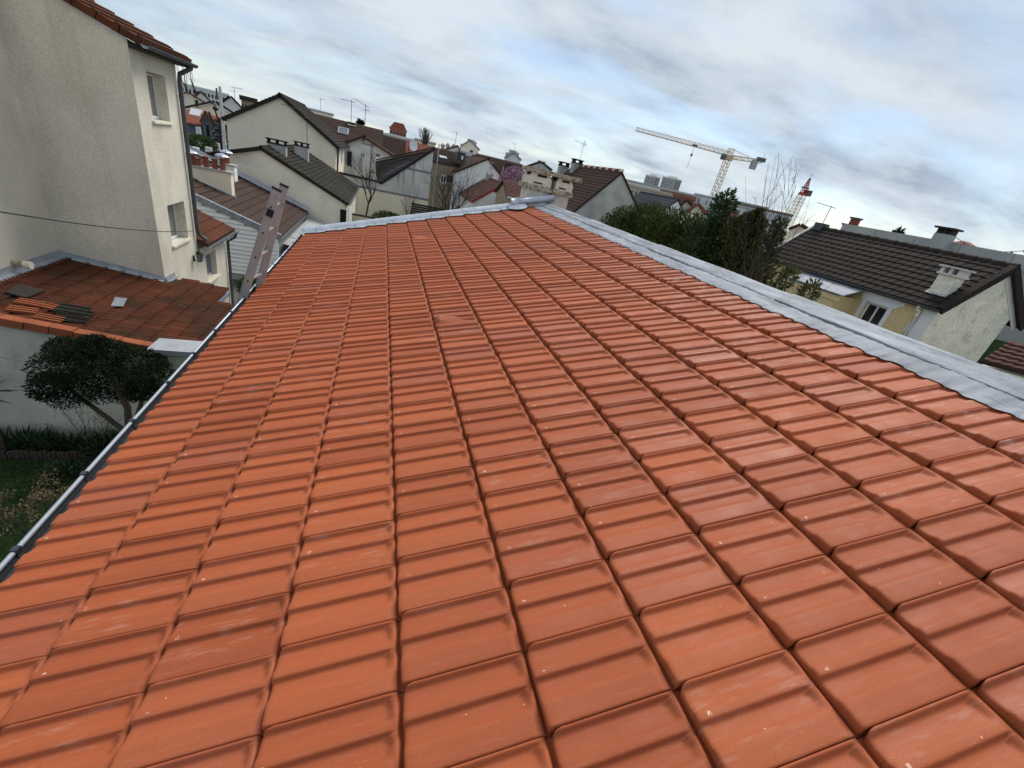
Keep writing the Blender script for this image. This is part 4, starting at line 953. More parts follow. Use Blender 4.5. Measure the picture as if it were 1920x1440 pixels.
uu = (V3(xt2, 0, zt2) - V3(xe2, 0, ze2)).normalized(); nn = V3(-uu.z, 0, uu.x); nn = nn if nn.z > 0 else -nn
LL = (V3(xt2, 0, zt2) - V3(xe2, 0, ze2)).length
b = MB(); b.obox(V3(xe2, Y2 - .08, ze2 - .02) - nn * .16, uu * LL, V3(0, .03, 0), nn * .21); b.obox(V3(xe2, Y2 - .08, ze2 - .02) + nn * .052, uu * LL, V3(0, .16, 0), nn * .02); build(b, 'verge_flashing', 'lead', r2_)
b = MB(); b.obox(V3(xe2, Y2b - .26, ze2 - .02) + nn * .055, uu * LL, V3(0, .2, 0), nn * .03); b.obox(V3(xe2, Y2b - .05, ze2 - .02), uu * LL, V3(0, .04, 0), nn * .24); build(b, 'wall_flashing', 'zinc', r2_)
b = MB(); half_round(b, xe2 + .05, ze2 - .06, .06, Y2 - .06, Y2b); build(b, 'gutter', 'pipe', h2)
# broad chimney stack with terracotta pots
Yc = 22.6; ca, cb_ = aY(340, 305, Yc), aY(432, 326, Yc); zb_ = aY(432, 368, Yc).z
b = MB(); b.prism([V3(ca.x - .6, Yc, zb_ + .62), V3(cb_.x, Yc, zb_ - .05), V3(cb_.x, Yc, cb_.z), V3(ca.x - .6, Yc, cb_.z)], V3(0, .42, 0)); stk = build(b, 'chimney', 'render_warm', h2)
b = MB(); b.box((ca.x - .66, Yc - .06, cb_.z + .001), (cb_.x + .06, Yc + .48, cb_.z + .07)); build(b, 'chimney_slab', 'concrete', stk)
b = MB(); b.obox(V3(cb_.x + .16, Yc - .05, zb_ - .09), V3(ca.x - .6 - cb_.x - .16, 0, .73), V3(0, .045, 0), V3(0, 0, .12)); b.obox(V3(cb_.x + .002, Yc - .05, zb_ - .08), V3(.26, 0, -.09), V3(0, .5, 0), V3(0, 0, .02)); build(b, 'chimney_flashing', 'zinc', stk)
def pot(x, y, z, r=.11, h=.34, m='terrapot', cowl=None, parent=stk):
    b = MB(); b.lathe(V3(x, y, z), [(r * 1.05, 0), (r, .03), (r * .92, h - .05), (r * 1.1, h - .04), (r * 1.1, h), (r * .8, h)], 10); q = build(b, 'chimney_pot', m, parent, smooth=False)
    if cowl:
        b = MB(); b.lathe(V3(x, y, z + h + .10), [(cowl, 0), (cowl * .75, .06), (.02, .13)], 10); b.tube([V3(x - .06, y, z + h), V3(x - .06, y, z + h + .11)], .012, 4); b.tube([V3(x + .06, y, z + h), V3(x + .06, y, z + h + .11)], .012, 4); build(b, 'cowl', 'zinc_bead', q)
zc_ = cb_.z + .07
for x, rr, hh, cw in ((357, .16, .36, .32), (371, .11, .30, None), (386, .11, .42, None), (402, .11, .40, None), (417, .115, .46, .28)):
    pot(aY(x, 300, Yc + .2).x, Yc + .2, zc_, rr, hh, 'terrapot', cw)
b = MB(); c2 = aY(430, 310, 26.0); b.box((c2.x - .35, 25.8, c2.z - 1.6), (c2.x + .25, 26.3, c2.z)); st2_ = build(b, 'chimney', 'render_white', h2)
b = MB(); b.box((c2.x - .40, 25.75, c2.z + .001), (c2.x + .30, 26.35, c2.z + .06)); build(b, 'chimney_slab', 'concrete', st2_)
pot(c2.x - .1, 26.05, c2.z + .06, .12, .40, 'terrapot', .30, st2_)
# corrugated carport beside it
cp = thing('carport', 'lean-to porch roofed in pale corrugated sheet beside the clapboard house', 'carport', (-2.0, 23.5, GZ))
q = [aP(503, 448, (xe2, 21, ze2 - .35), (0.22, 0, 1)), aP(560, 393, (xe2, 21, ze2 - .35), (0.22, 0, 1))]
yA, yB = 20.3, 27.6; zA = ze2 - .38
b = MB(); b.grid(lambda u, v: V3(xe2 + .02 + 1.9 * u, yA + (yB - yA) * v, zA - .36 * u + .022 * math.sin(v * 2 * math.pi * 40)), 2, 320)
cr = build(b, 'roof', 'corr', cp)
b = MB(); b.box((xe2 + .02, yA - .03, zA - .50), (xe2 + 1.95, yA - .005, zA - .30)); build(b, 'fascia', 'apart_grey', cp)
b = MB(); b.box((xe2 + .05, yA + .35, GZ), (xe2 + 1.9, yA + .42, zA - .40)); b.box((xe2 + 1.85, yA + .421, GZ), (xe2 + 1.92, yB, zA - .42)); dr = build(b, 'door', 'bluegrey', cp)
b = MB()
for k in range(4): b.box((xe2 + .05, yA + .335, GZ + .5 + k * .5), (xe2 + 1.9, yA + .349, GZ + .53 + k * .5))
for k in range(4): b.box((xe2 + .3 + k * .5, yA + .335, GZ), (xe2 + .33 + k * .5, yA + .348, zA - .42))
build(b, 'glazing_bar', 'apart_grey', dr)

# --- house with the mossy dark grey roof
Y3 = 28.0
a3, b3 = aY(490, 276, Y3), aY(654, 384, Y3); l3 = aY(400, 296, Y3)
slr = (a3.z - b3.z) / (b3.x - a3.x); sll = .34
h3, r3, q1, q2 = gable_house('mossy_roof_house', 'cream house with mottled gable and a dark grey mossy tile roof with two chimneys', (-5, 33, GZ), Y3, 39.6, a3.x - 4.2, a3.z - 4.2 * sll, a3.x, a3.z - .05, b3.x - .22, b3.z + .22 * slr, 'render_old', 'mosstile', 19, .22, .14, .14, 22, 'lr', cth=.05)
for (x, y, w, yy, top_) in ((520, 282, .95, 30.2, 263), (566, 288, .80, 34.2, 267)):
    p = aY(x, top_ + 8, yy); box_chimney(h3, (p.x, yy), w, .5, p.z - 1.6, p.z, 'concrete' if x == 520 else 'render_grey', 2, True, 'mosstile')
b = MB(); p0, p1 = aY(638, 392, Y3), aY(649, 425, Y3); b.box((p0.x, Y3 - .02, p1.z - 1.2), (p1.x, Y3 - .002, p0.z)); build(b, 'door', 'hole', h3)
b = MB(); p0 = aY(654, 390, Y3); b.tube([V3(p0.x, Y3 - .08, p0.z), V3(p0.x, Y3 - .08, GZ)], .06, 8); build(b, 'downpipe', 'render_white', h3)
p = aY(575, 300, 40.6)
antenna('tv_antenna', 'TV aerial in front of the big cream gable, over the mossy roof', aY(576, 292, 38.5), aY(572, 228, 38.5).z - aY(576, 292, 38.5).z, [(2.9, (-1, .1, .05), 2.4, 6, .9), (2.5, (.2, .9, 0), .9, 4, .5)], r=.022, m='pipe')

# --- big cream gable house
Y4 = 41.0
a4, b4, l4 = aY(525, 176, Y4), aY(632, 274, Y4), aY(413, 221, Y4)
h4, r4, q1, q2 = gable_house('cream_gable_house', 'big plain cream gable house under a dark brown tile roof', (-6.7, 47, GZ), Y4, 52.6, l4.x + .4, l4.z + .15, a4.x, a4.z - .06, b4.x - .1, b4.z + .06, 'render_warm', 'darktile', 16, .3, .22, .20, 24, 'lr', cth=.05)
for k, (p0, p1) in enumerate((((631, 318), (634, 326)),)):
    pass
for yy in (42.6, 46.2, 49.6):
    window(h4, (b4.x - .1, yy, -.9), (0, 1, 0), (1, 0, 0), 1.0, 1.5, 'white', 'glass_dark', 1, .08, .05)
b = MB(); b.tube([V3(b4.x + .05, Y4 + .15, b4.z - .1), V3(b4.x + .05, Y4 + .15, GZ)], .07, 8); build(b, 'downpipe', 'pipe', h4)
for p in ((560, 188), (640, 262)): pass
# brown roof beyond it
def rect_house(name, label, loc, Yf, Yr, x0, x1, ze, zrdg, wall, roofm, ng=10, group=None, zg=GZ, waves=0, hip=0.0, gov=.25, cat='house'):
    """ridge runs across the view (along X); the near slope faces the camera"""
    t = thing(name, label, cat, loc, group); Ym = (Yf + Yr) / 2
    b = MB(); b.prism([V3(x0, Yf, zg), V3(x0, Yr, zg), V3(x0, Yr, ze), V3(x0, Ym, zrdg - .08), V3(x0, Yf, ze)], V3(x1 - x0, 0, 0)) if not hip else b.box((x0, Yf, zg), (x1, Yr, ze)); build(b, 'wall', wall, t)
    b = MB(); sl_ = (zrdg - ze) / (Ym - Yf); q = [V3(x0 - gov, Yf - .25, ze - .25 * sl_ + .05), V3(x1 + gov, Yf - .25, ze - .25 * sl_ + .05), V3(x1 + gov - hip, Ym, zrdg + .05), V3(x0 - gov + hip, Ym, zrdg + .05)]
    w = [V3(p.x, 2 * Ym - p.y, p.z) for p in q]
    slab(b, *q, .12); slab(b, *[p + V3(0, .002, 0) for p in w], .12)
    if hip:
        b.prism([q[0], w[0], (q[3] + w[3]) / 2], V3(.05, 0, -.1)); b.prism([q[1], w[1], (q[2] + w[2]) / 2], V3(-.05, 0, -.1))
    r = build(b, 'roof', roofm, t)
    if ng: courses(r, *q, ng, roofm, .05, waves, .02)
    return t, r
p0, p1 = aY(585, 217, 60), aY(690, 242, 60); pe = aY(690, 268, 56)
hb, rb_ = rect_house('brown_roof_house', 'house with a long chocolate brown roof and a skylight behind the big cream gable', (0, 60, GZ), 56, 64, p0.x - 3, p1.x + 1.5, pe.z - .4, p1.z + .2, 'render_white', 'browntile', 14)
sk = aY(643, 253, 58.0)
def skylight(parent, x, Yf, Yr, ze, zr_, f, w, m='apart_grey'):
    y = Yf + (Yr - Yf) / 2 * f; z = ze + (zr_ - ze) * f + .12; d = V3(0, (Yr - Yf) / 2, zr_ - ze).normalized(); nn = V3(0, -d.z, d.y)
    b = MB(); b.obox(V3(x, y, z), V3(w, 0, 0), d * w * 1.2, nn * .06); s = build(b, 'skylight', 'zinc', parent); b = MB(); b.obox(V3(x + .08, y, z) + d * .08 + nn * .0605, V3(w - .16, 0, 0), d * (w * 1.2 - .16), nn * .01); build(b, 'pane', m, s)
skylight(rb_, sk.x - .5, 56, 64, pe.z - .4, p1.z + .2, .30, 1.1, 'bluegrey')
pch = aY(660, 236, 59.5); box_chimney(hb, (pch.x, 59.6), .9, .6, pch.z - 1.5, pch.z + .1, 'render_white', 1)
antenna('tv_antenna', 'TV aerial on a white chimney of the brown roof behind the cream gable', aY(658, 232, 59.6), 2.4, [(2.2, (-1, .1, 0), 1.6, 5, .8)], r=.03, m='pipe')
antenna('tv_antenna', 'tall TV aerial with a long boom beside the small dark spruce', aY(683, 258, 57.0), 3.2, [(3.1, (-1, .2, .35), 1.7, 6, .6), (2.7, (1, .2, 0), .6, 3, .4)], r=.03, m='pipe')

# --- white brick house with the little windows
Y5 = 52.0
a5, l5, b5 = aY(682, 255, Y5), aY(640, 271, Y5), aY(738, 292, Y5)
h5, r5, q1, q2 = gable_house('white_brick_house', 'white painted brick house with two tiny gable windows and black shutters', (-1, 56, GZ), Y5, 60.5, l5.x - .6, l5.z - .25, a5.x, a5.z - .05, b5.x, b5.z, 'white_brick', 'browntile', 8, .35, .45, .16, 0, 'lr', rake='browntile')
fwpx(h5, Y5, (678.5, 257), (684.5, 267.5), fw=.06, bars=0); fwpx(h5, Y5, (674.5, 284), (686, 298), fw=.15, bars=1)
fwpx(h5, Y5, (645, 282), (651, 311), fw=.10, bars=0)
a_, b_ = aY(651.5, 283, Y5), aY(659, 312, Y5); b = MB(); b.box((a_.x, Y5 - .09, b_.z), (b_.x, Y5 - .004, a_.z)); build(b, 'shutter', 'black', h5)
a_, b_ = aY(644, 283, Y5), aY(645.5, 311, Y5)
b = MB(); p = aY(697, 272, Y5); b.tube([V3(p.x, Y5 - .10, p.z), V3(p.x, Y5 - .10, p.z - 4.2)], .05, 6); b.tube([aY(677, 268, Y5 - .08), aY(703, 274, Y5 - .08)], .045, 5); build(b, 'downpipe', 'pipe_pale', h5)
p = aY(705, 300, Y5 - .6); b = MB(); b.box((p.x - .15, Y5 - 1.0, GZ), (p.x + .75, Y5 - .003, aY(703, 292, Y5).z)); build(b, 'chimney', 'render_white', h5)
b = MB(); z_ = aY(703, 292, Y5).z; b.box((p.x - .05, Y5 - .9, z_ + .001), (p.x + .35, Y5 - .3, z_ + .22)); build(b, 'chimney_pot', 'terrapot', h5)
p = aY(640, 242, 60)
# small spruce in the skyline
sp = aD(675, 252, 66); sp.z = GZ
def conifer(name, label, base, h, r, m, n, group=None, lean=0, droop=-.15, size=.5, tiers=None):
    t = thing(name, label, 'tree', base, group); mb = MB(); base = Vector(base); mb.tube([base, base + V3(lean, 0, h)], [r * .10, .02], 6); build(mb, 'trunk', 'bark', t)
    f = rng.uniform(.06, 1, n) ** .75; a = rng.uniform(0, 2 * math.pi, n); tier = np.sin(f * (tiers or 14) * 2 * math.pi) * .12
    rr = r * (1 - f) * (1 + tier) * rng.uniform(.25, 1, n) ** .6 * (1 + .22 * np.sin(a * 3 + f * 9)) + .02 * r
    p = np.stack([base.x + lean * f + rr * np.cos(a), base.y + rr * np.sin(a), base.z + h * f + droop * rr * .6], 1)
    d = np.stack([np.cos(a), np.sin(a), np.full(n, .35)], 1); leaf_cloud('crown', m, t, p, size, d, 2.6, .7); return t
conifer('spruce', 'small dark spruce standing against the sky beside the tall TV aerial', sp, aD(675, 226, 66).z - GZ, 1.5, 'conifer', 1500, size=.5)

# --- long brown roof with the satellite dish
p0, p1 = aY(694, 246, 68), aY(815, 276, 68)
hc, rc_ = rect_house('long_roof_house', 'house with a long dark brown roof and a white satellite dish in front', (5, 68, GZ), 64, 72, p0.x, p1.x + 4, -1.2, p0.z - .1, 'render_white', 'browntile', 16)
b = MB(); q = aY(765, 262, 64.5), aY(812, 274, 64.5)
m = MB(); zf = lambda y: -1.2 + (p0.z - .1 + 1.2) * (y - 64) / 4
xs0, xs1 = aY(762, 264, 66).x, aY(815, 276, 66).x
slab(m, V3(xs0, 64.6, zf(64.6) + .16), V3(xs1, 64.6, zf(64.6) + .16), V3(xs1, 67.9, zf(67.9) + .16), V3(xs0, 67.9, zf(67.9) + .16), .04); build(m, 'tile_patch', 'redtile', rc_)
dsh = thing('satellite_dish', 'large white satellite dish on a pole in front of the long brown roof', 'satellite dish', aY(766, 284, 60))
dc = aY(774.5, 273, 60); pb = aY(767, 290, 60)
b = MB(); b.tube([V3(dc.x - .5, 60.15, dc.z - 1.6), V3(dc.x - .5, 60.15, dc.z + .1), V3(dc.x, 60.12, dc.z)], .05, 6); build(b, 'pole', 'pipe', dsh)
b = MB(); R_ = .52; dn = V3(.25, -1, .25).normalized(); e1 = dn.cross(V3(0, 0, 1)).normalized(); e2 = e1.cross(dn)
b.grid(lambda u, v: dc + (e1 * math.cos(2 * math.pi * u) + e2 * 1.22 * math.sin(2 * math.pi * u)) * R_ * v + dn * (.16 * v * v), 20, 4); build(b, 'dish', 'white', dsh, smooth=True)

# --- stained grey wall with the dark monopitch roof
Y6 = 44.0
w6 = thing('stained_wall_house', 'grey house end wall with black drip stains and a steep dark tile roof', 'house', (2, 46, GZ))
lo6, hi6 = aY(714, 343, Y6), aY(815, 279, Y6); L6 = aY(640, 326, Y6); L6b = aY(713, 345, Y6)
xr6 = aY(808, 330, Y6).x
zmid = lambda x: aY(690, 351, Y6).z
b = MB(); zl_ = -2.28
b.prism([V3(L6.x - .5, Y6, zl_), V3(xr6, Y6, zl_), V3(xr6, Y6, hi6.z - .15), V3(lo6.x, Y6, lo6.z - .1), V3(L6.x - .5, Y6, L6.z - .02)], V3(0, .35, 0)); build(b, 'upper_wall', 'render_stained', w6)
b = MB(); b.box((L6.x - .5, Y6, GZ), (xr6, Y6 + .35, zl_ - .001)); build(b, 'lower_wall', 'render_warm', w6)
b = MB(); b.box((L6.x - .5, Y6 - .02, zl_ - .16), (xr6, Y6 - .001, zl_ + .02)); build(b, 'band', 'band', w6)
zb6 = .02; b = MB(); b.box((aY(758, 313, Y6).x, Y6 - .02, zb6 - .09), (xr6, Y6 - .001, zb6 + .09)); build(b, 'band', 'band', w6)
b = MB(); b.obox(V3(L6.x - .5, Y6 - .12, L6.z - .02), V3(lo6.x - L6.x + .5, 0, lo6.z - L6.z), V3(0, .55, 0), V3(0, 0, .16)); build(b, 'coping', 'black', w6)
lf6 = aY(706, 338, Y6 + .6); tf6 = aY(705, 302, Y6 + 5.0); th6 = aY(803, 276, Y6 + 5.0)
b = MB(); A_, B_, C_, D_ = V3(lf6.x, lf6.y, lf6.z), V3(lo6.x + .05, Y6 - .12, lo6.z), V3(hi6.x, Y6 - .12, hi6.z), tf6
b.prism([A_, B_, C_, D_], V3(0, .04, -.14)); r6 = build(b, 'roof', 'black', w6)
courses(r6, A_, B_, C_, D_, 9, 'darktile', .07, 0)
b = MB(); b.obox(B_ - V3(0, .06, .10), C_ - B_, V3(0, .10, 0), V3(0, 0, .22)); build(b, 'verge_tile', 'black', r6)
b = MB(); b.obox(D_ + V3(0, 0, .05), C_ - D_, V3(0, .3, 0), V3(0, 0, .12)); build(b, 'ridge_tiles', 'mosstile', r6)
b = MB(); b.prism([V3(D_.x - .02, D_.y, GZ), V3(D_.x - .02, D_.y, D_.z - .1), V3(A_.x - .02, A_.y, A_.z - .1), V3(A_.x - .02, A_.y, GZ)], V3(.25, 0, 0)); build(b, 'side_wall', 'render_white', w6)
b = MB(); b.box((xr6 - .35, Y6 + .36, GZ), (xr6, Y6 + 5.2, hi6.z - 1.0)); build(b, 'side_wall', 'render_white', w6)

# --- yard wall and bits in front of it
yw = aY(645, 400, 36); b = MB(); b.obox(V3(aY(640, 398, 36).x, 36, GZ), V3(aY(712, 416, 36).x - aY(640, 398, 36).x, 0, 0), V3(0, .25, 0), V3(0, 0, aY(645, 400, 36).z - GZ)); t_ = thing('yard_wall', 'low cream yard wall with a dark coping below the grey stained wall', 'wall', (0, 36, GZ)); build(b, 'wall', 'render_old', t_)
b = MB(); za_ = aY(645, 400, 36).z; b.box((aY(640, 398, 36).x - .05, 35.94, za_ + .001), (aY(712, 416, 36).x + .05, 36.31, za_ + .10)); build(b, 'coping', 'wood_dark', t_)
fn = thing('dark_fence', 'dark wooden board fence behind the far verge of the orange roof', 'fence', aZ(800, 400, GZ))
f0, f1 = aY(772, 384, 34), aY(815, 398, 34)
for k in range(11):
    z_ = f0.z + .15 - k * .16; b = MB(); b.box((f0.x, 34, z_ - .14), (f0.x + 3.4, 34.03, z_)); build(b, 'board', 'wood_dark', fn)
for x_ in (f0.x, f0.x + 1.7, f0.x + 3.35): b = MB(); b.box((x_, 34.031, GZ), (x_ + .08, 34.10, f0.z + .2)); build(b, 'post', 'wood_dark', fn)
p_, d_ = ellip(2200, (aY(730, 402, 33).x, 33, aY(730, 408, 33).z - .2), (1.2, .5, .55), shell=.4); tag(leaf_cloud('hedge', 'laurel', None, p_, .16, d_, 2, .8, loc=(aY(730, 402, 33).x, 33, GZ)), 'small green hedge peeping over the zinc verge below the grey stained wall', 'hedge')

# --- dark roof with skylights and the beige wall, left of the white gable
p0, p1 = aY(818, 281, 62), aY(864, 300, 62); e0, e1 = aY(812, 303, 58), aY(862, 317, 58)
hd, rd = rect_house('beige_house', 'beige rendered house with a dark brown roof and skylights behind the many-stemmed bare tree', (8, 62, GZ), 58, 66, e0.x - .3, e1.x + 2.2, e0.z + .1, p0.z - .5, 'wood_beige', 'darktile', 12)
sk = aY(825, 292, 60); skylight(rd, sk.x, 58, 66, e0.z + .1, p0.z - .5, .50, .95, 'zinc')
fwpx(hd, 58, (826, 327), (836, 345), pane='mosstile', frame='apart_white', fw=.12); fwpx(hd, 58, (838, 328), (858, 345), pane='glass_dark', frame='wood_dark', fw=.08)
b = MB(); pp0 = aY(820, 302, 57.5); b.tube([V3(pp0.x, 57.5, GZ), V3(pp0.x, 57.5, aY(822, 270, 57.5).z)], .07, 6); tag(build(b, 'pole', 'pipe_pale', None, V3(pp0.x, 57.5, GZ)), 'thin grey pole rising in front of the dark skylight roof', 'pole')
b = MB(); d0, d1 = aY(859, 284, 57), aY(872, 303, 57); b.box((d0.x, 57.2, d1.z), (d1.x, 59.5, d0.z)); dm = build(b, 'dormer', 'zinc_dark', hd); b = MB(); b.box((d0.x + .5, 57.15, d0.z - .75), (d1.x - .25, 57.19, d0.z - .35)); build(b, 'pane', 'apart_white', dm)

# --- white gable house with the brown cross roof
Y8 = 56.0
a8, l8, b8 = aY(915, 296, Y8), aY(871, 315.5, Y8), aY(949, 336, Y8)
h8, r8, q1, q2 = gable_house('white_gable_house', 'white gable house with a dark brown roof and a wall-mounted aerial', (13, 62, GZ), Y8, 66.5, l8.x - .9, l8.z - .5, a8.x, a8.z - .04, b8.x, b8.z - .2, 'render_white', 'browntile', 12, .25, .2, .18, 0, 'lr')
p0, p1 = aY(893, 287, 66.5), aY(980, 309, 66.5); zc = p0.z
b = MB(); q = [V3(a8.x - .4, 62.0, -1.4), V3(aY(966, 336, 62).x, 62.0, -1.4), V3(p1.x, 66.5, zc), V3(p0.x, 66.5, zc)]; slab(b, *q, .15); rr_ = build(b, 'cross_roof', 'browntile', h8)
courses(rr_, *q, 18, 'browntile', .05)
antenna('tv_antenna', 'TV aerial clamped to the white gable wall', aY(917, 333, Y8 - .25), 1.75, [(1.7, (-1, .05, .2), 1.0, 5, .5), (1.1, (1, 0, 0), .5, 3, .4)], r=.03, m='pipe_pale')
b = MB(); pz = aY(944, 322, 61); b.tube([V3(pz.x, 61.5, pz.z - .6), V3(pz.x, 61.5, pz.z + .6)], .05, 5); b.tube([V3(pz.x, 61.5, pz.z - .5), V3(pz.x + 1.6, 61.5, pz.z - .4)], .05, 5); tag(build(b, 'tv_antenna', 'white', None, V3(pz.x, 61.5, pz.z - .6)), 'white bent aerial arm on the brown cross roof', 'antenna')
ag, lg, bg_ = aY(979, 312, 58), aY(960, 338, 58), aY(988, 342, 58)
g8, _, _, _ = gable_house('white_gable_annex', 'small white gable with a dark window behind the concrete chimney', (ag.x, 62, GZ), 58, 66, lg.x, lg.z, ag.x, ag.z, bg_.x, bg_.z - .4, 'render_white', 'browntile', 0, .2, .15, .14, 0, gutter=False)
fwpx(g8, 58, (968, 332), (979, 342), frame='pipe', bars=1, fw=.08)
b = MB(); q0 = aY(972, 331, 57.6); b.tube([V3(q0.x, 57.8, q0.z), V3(q0.x + .1, 57.6, q0.z + .7), V3(q0.x + .5, 57.4, q0.z + .95), V3(q0.x + .8, 57.4, q0.z + .9)], .04, 5); build(b, 'lamp_arm', 'pipe', g8)

# --- low house with the red-brown tile roof and white gable
Y9 = 46.0
a9, b9, l9 = aY(945, 344, Y9), aY(959, 369, Y9), aY(884, 378, Y9)
h9, r9, q1, q2 = gable_house('red_brown_roof_house', 'low white house with a red brown tile roof behind the far verge', (12, 51, GZ), Y9, 54.5, l9.x + .2, l9.z + .15, a9.x, a9.z - .04, b9.x + .1, b9.z - .2, 'render_white', 'browntile_red', 16, .25, .15, .16, 20, 'l', gutter=True, rake='crane_red')
p = aY(921, 330, 52); box_chimney(h9, (p.x, 53), .7, .5, p.z - 1.2, p.z, 'concrete', 1, True, 'concrete')
# --- shed with a small brown roof beside the chimney
s0, s1 = aY(952, 366, 40), aY(990, 378, 40)
sh_, rs_ = rect_house('garden_shed', 'beige boarded shed with a small red brown roof left of the concrete chimney', (s0.x + 1, 42, GZ), 40, 45, s0.x + .15, s0.x + 4.2, s0.z - .08, s0.z + 1.1, 'wood_beige', 'browntile_red', 8, cat='shed')
b = MB(); b.box((s0.x - .1, 39.70, s0.z - .22), (s0.x + 4.4, 39.75, s0.z - .10)); build(b, 'fascia', 'white', sh_)
for k in range(5): b = MB(); b.box((s0.x + .2 + k * .75, 39.97, GZ), (s0.x + .86 + k * .75, 39.998, s0.z - .2)); build(b, 'board', 'wood_beige', sh_)
# plum in blossom
pb = aY(968, 380, 50); pb.z = GZ
pt_, tips = twig_bush('plum_tree', 'plum tree in pink blossom between the brown roofs', 'tree', pb, 6, 2.3, .06, 3, 21, 'twig_dark', .45, .2, base_r=.2, ratio=(.55, .8))
pc = aY(966, 346, 50); p_, d_ = ellip(5200, pc, (2.0, 1.6, 1.9), shell=.2); leaf_cloud('blossom', 'blossom', pt_, p_, .17, None, 1.5)

# --- house with the steep brown roof and grey gable
Y11 = 24.0
a11, b11, r11 = aY(1166, 322, Y11), aY(1075, 397, Y11), aY(1197, 392, Y11)
s11 = (a11.z - b11.z) / (a11.x - b11.x); s11r = (a11.z - r11.z) / (r11.x - a11.x)
h11, ro11, q1, q2 = gable_house('steep_roof_house', 'house with a steep chocolate brown tile roof and bare grey cement gable', (14, 28, GZ), Y11, 31.3, b11.x - 1.1, b11.z - 1.1 * s11, a11.x, a11.z - .03, r11.x + 1.2, r11.z - 1.2 * s11r, 'render_grey', 'browntile', 24, .12, .07, .10, 30, 'l', cth=.03, ridge=False, rake='browntile')
for k in range(25):
    b = MB(); y0 = Y11 - .05 + k * .30; b.tube([V3(a11.x, y0, a11.z + .05), V3(a11.x, y0 + .30, a11.z + .03)], [.10, .075], 8); build(b, 'ridge_tile', 'redtile' if k % 3 else 'render_old', ro11)
for k, (x, w) in enumerate(((1063, .62), (1079, .60))):
    p = aY(x, 311 - (6 if k else 0), 31.0 - k * .3); box_chimney(h11, (p.x, 31.6 - k * 1.2), w, .55, p.z - 2.4, p.z - .05, 'concrete', 1, True, 'mosstile')
antenna('tv_antenna', 'TV aerial with two arms on the chimney of the steep brown roof', aY(1086, 305, 30.4), 1.35, [(1.15, (-1, 0, .12), 1.0, 5, .5), (1.05, (.3, .5, .5), .7, 5, .4)], r=.014)

# ================================================================== RIGHT: HOUSE WITH THE DARK ROOF
Y12 = 9.0
a12, e12 = aY(1899, 500, Y12), aY(1757, 580, Y12); s12 = (a12.z - e12.z) / (a12.x - e12.x); Y12b = 16.9
rr12 = aY(1910, 603, Y12); xw = e12.x + .18; zw = e12.z + .18 * s12
h12 = thing('dark_roof_house', 'yellow house with a dark brown tiled roof, white window surround and roughcast gable', 'house', (22, 13, GZ))
g12 = MB(); x12r = aY(1850, 655, Y12).x
s12r = (a12.z - rr12.z) / (rr12.x - a12.x)
g12.prism([V3(xw, Y12, GZ), V3(x12r, Y12, GZ), V3(x12r, Y12, a12.z - (x12r - a12.x) * s12r - .10), V3(a12.x, Y12, a12.z - .10), V3(xw, Y12, zw - .10)], V3(0, .28, 0)); build(g12, 'gable_wall', 'roughcast', h12)
wb = MB(); wy0, wy1, wz0, wz1 = aX(1667, 577, xw).y, aX(1625, 567, xw).y, aX(1650, 612, xw).z - .35, aX(1640, 569, xw).z
hole = [V3(xw, wy0, wz0), V3(xw, wy1, wz0), V3(xw, wy1, wz1), V3(xw, wy0, wz1)]
wall_holes(wb, [V3(xw, Y12 + .282, GZ), V3(xw, Y12b - .3, GZ), V3(xw, Y12b - .3, zw - .12), V3(xw, Y12 + .282, zw - .12)], [hole], (-1, 0, 0), .28)
wb.box((xw + .28, Y12b - .58, GZ), (x12r, Y12b - .3, zw - .3)); build(wb, 'side_wall', 'yellow', h12)
w_ = window(h12, (xw + .14, wy0 + .01, wz0 + .01), (0, 1, 0), (-1, 0, 0), wy1 - wy0 - .02, wz1 - wz0 - .02, 'white', 'glass_dark', 1, .07, .05)
# stepped white surround
sb = MB(); xx = xw - .035; dpt = V3(.034, 0, 0)
def pan(y0, y1, z0, z1): sb.box((xx, y0, z0), (xx + .034, y1, z1))
pan(wy0 - .16, wy0 - .001, wz0 - .1, wz1); pan(wy1 + .001, wy1 + .16, wz0 - .1, wz1)
sb.prism([V3(xx, wy0 - .16, wz1 + .001), V3(xx, wy1 + .16, wz1 + .001), V3(xx, wy1 + .22, wz1 + .05), V3(xx, wy1 + .22, wz1 + .12), V3(xx, wy1 + .30, wz1 + .16), V3(xx, wy1 + .32, wz1 + .34), V3(xx, wy0 - .46, wz1 + .34), V3(xx, wy0 - .42, wz1 + .18), V3(xx, wy0 - .30, wz1 + .13), V3(xx, wy0 - .26, wz1 + .05)], dpt)
build(sb, 'window_surround', 'white', h12)
# corner strip and downpipe
sb = MB(); sb.box((xx, Y12 + .01, GZ), (xx + .034, Y12 + .42, zw - .13))
for k in range(5): sb.box((xx, Y12 + .421, GZ + .6 + k * .95), (xx + .034, Y12 + .62, GZ + .95 + k * .95))
build(sb, 'quoin', 'white', h12)
rb = MB(); slab(rb, V3(e12.x, Y12 - .12, e12.z), V3(e12.x, Y12b, e12.z), V3(a12.x - .001, Y12b, a12.z), V3(a12.x - .001, Y12 - .12, a12.z), .12)
xr_e = rr12.x + .25; slab(rb, V3(xr_e, Y12 - .12, a12.z - (xr_e - a12.x) * s12r), V3(xr_e, Y12b, a12.z - (xr_e - a12.x) * s12r), V3(a12.x + .001, Y12b, a12.z), V3(a12.x + .001, Y12 - .12, a12.z), .12)
ro12 = build(rb, 'roof', 'wood_dark', h12)
u12 = V3(a12.x - e12.x, 0, a12.z - e12.z); L12 = u12.length; u12.normalize(); n12 = V3(-u12.z, 0, u12.x)
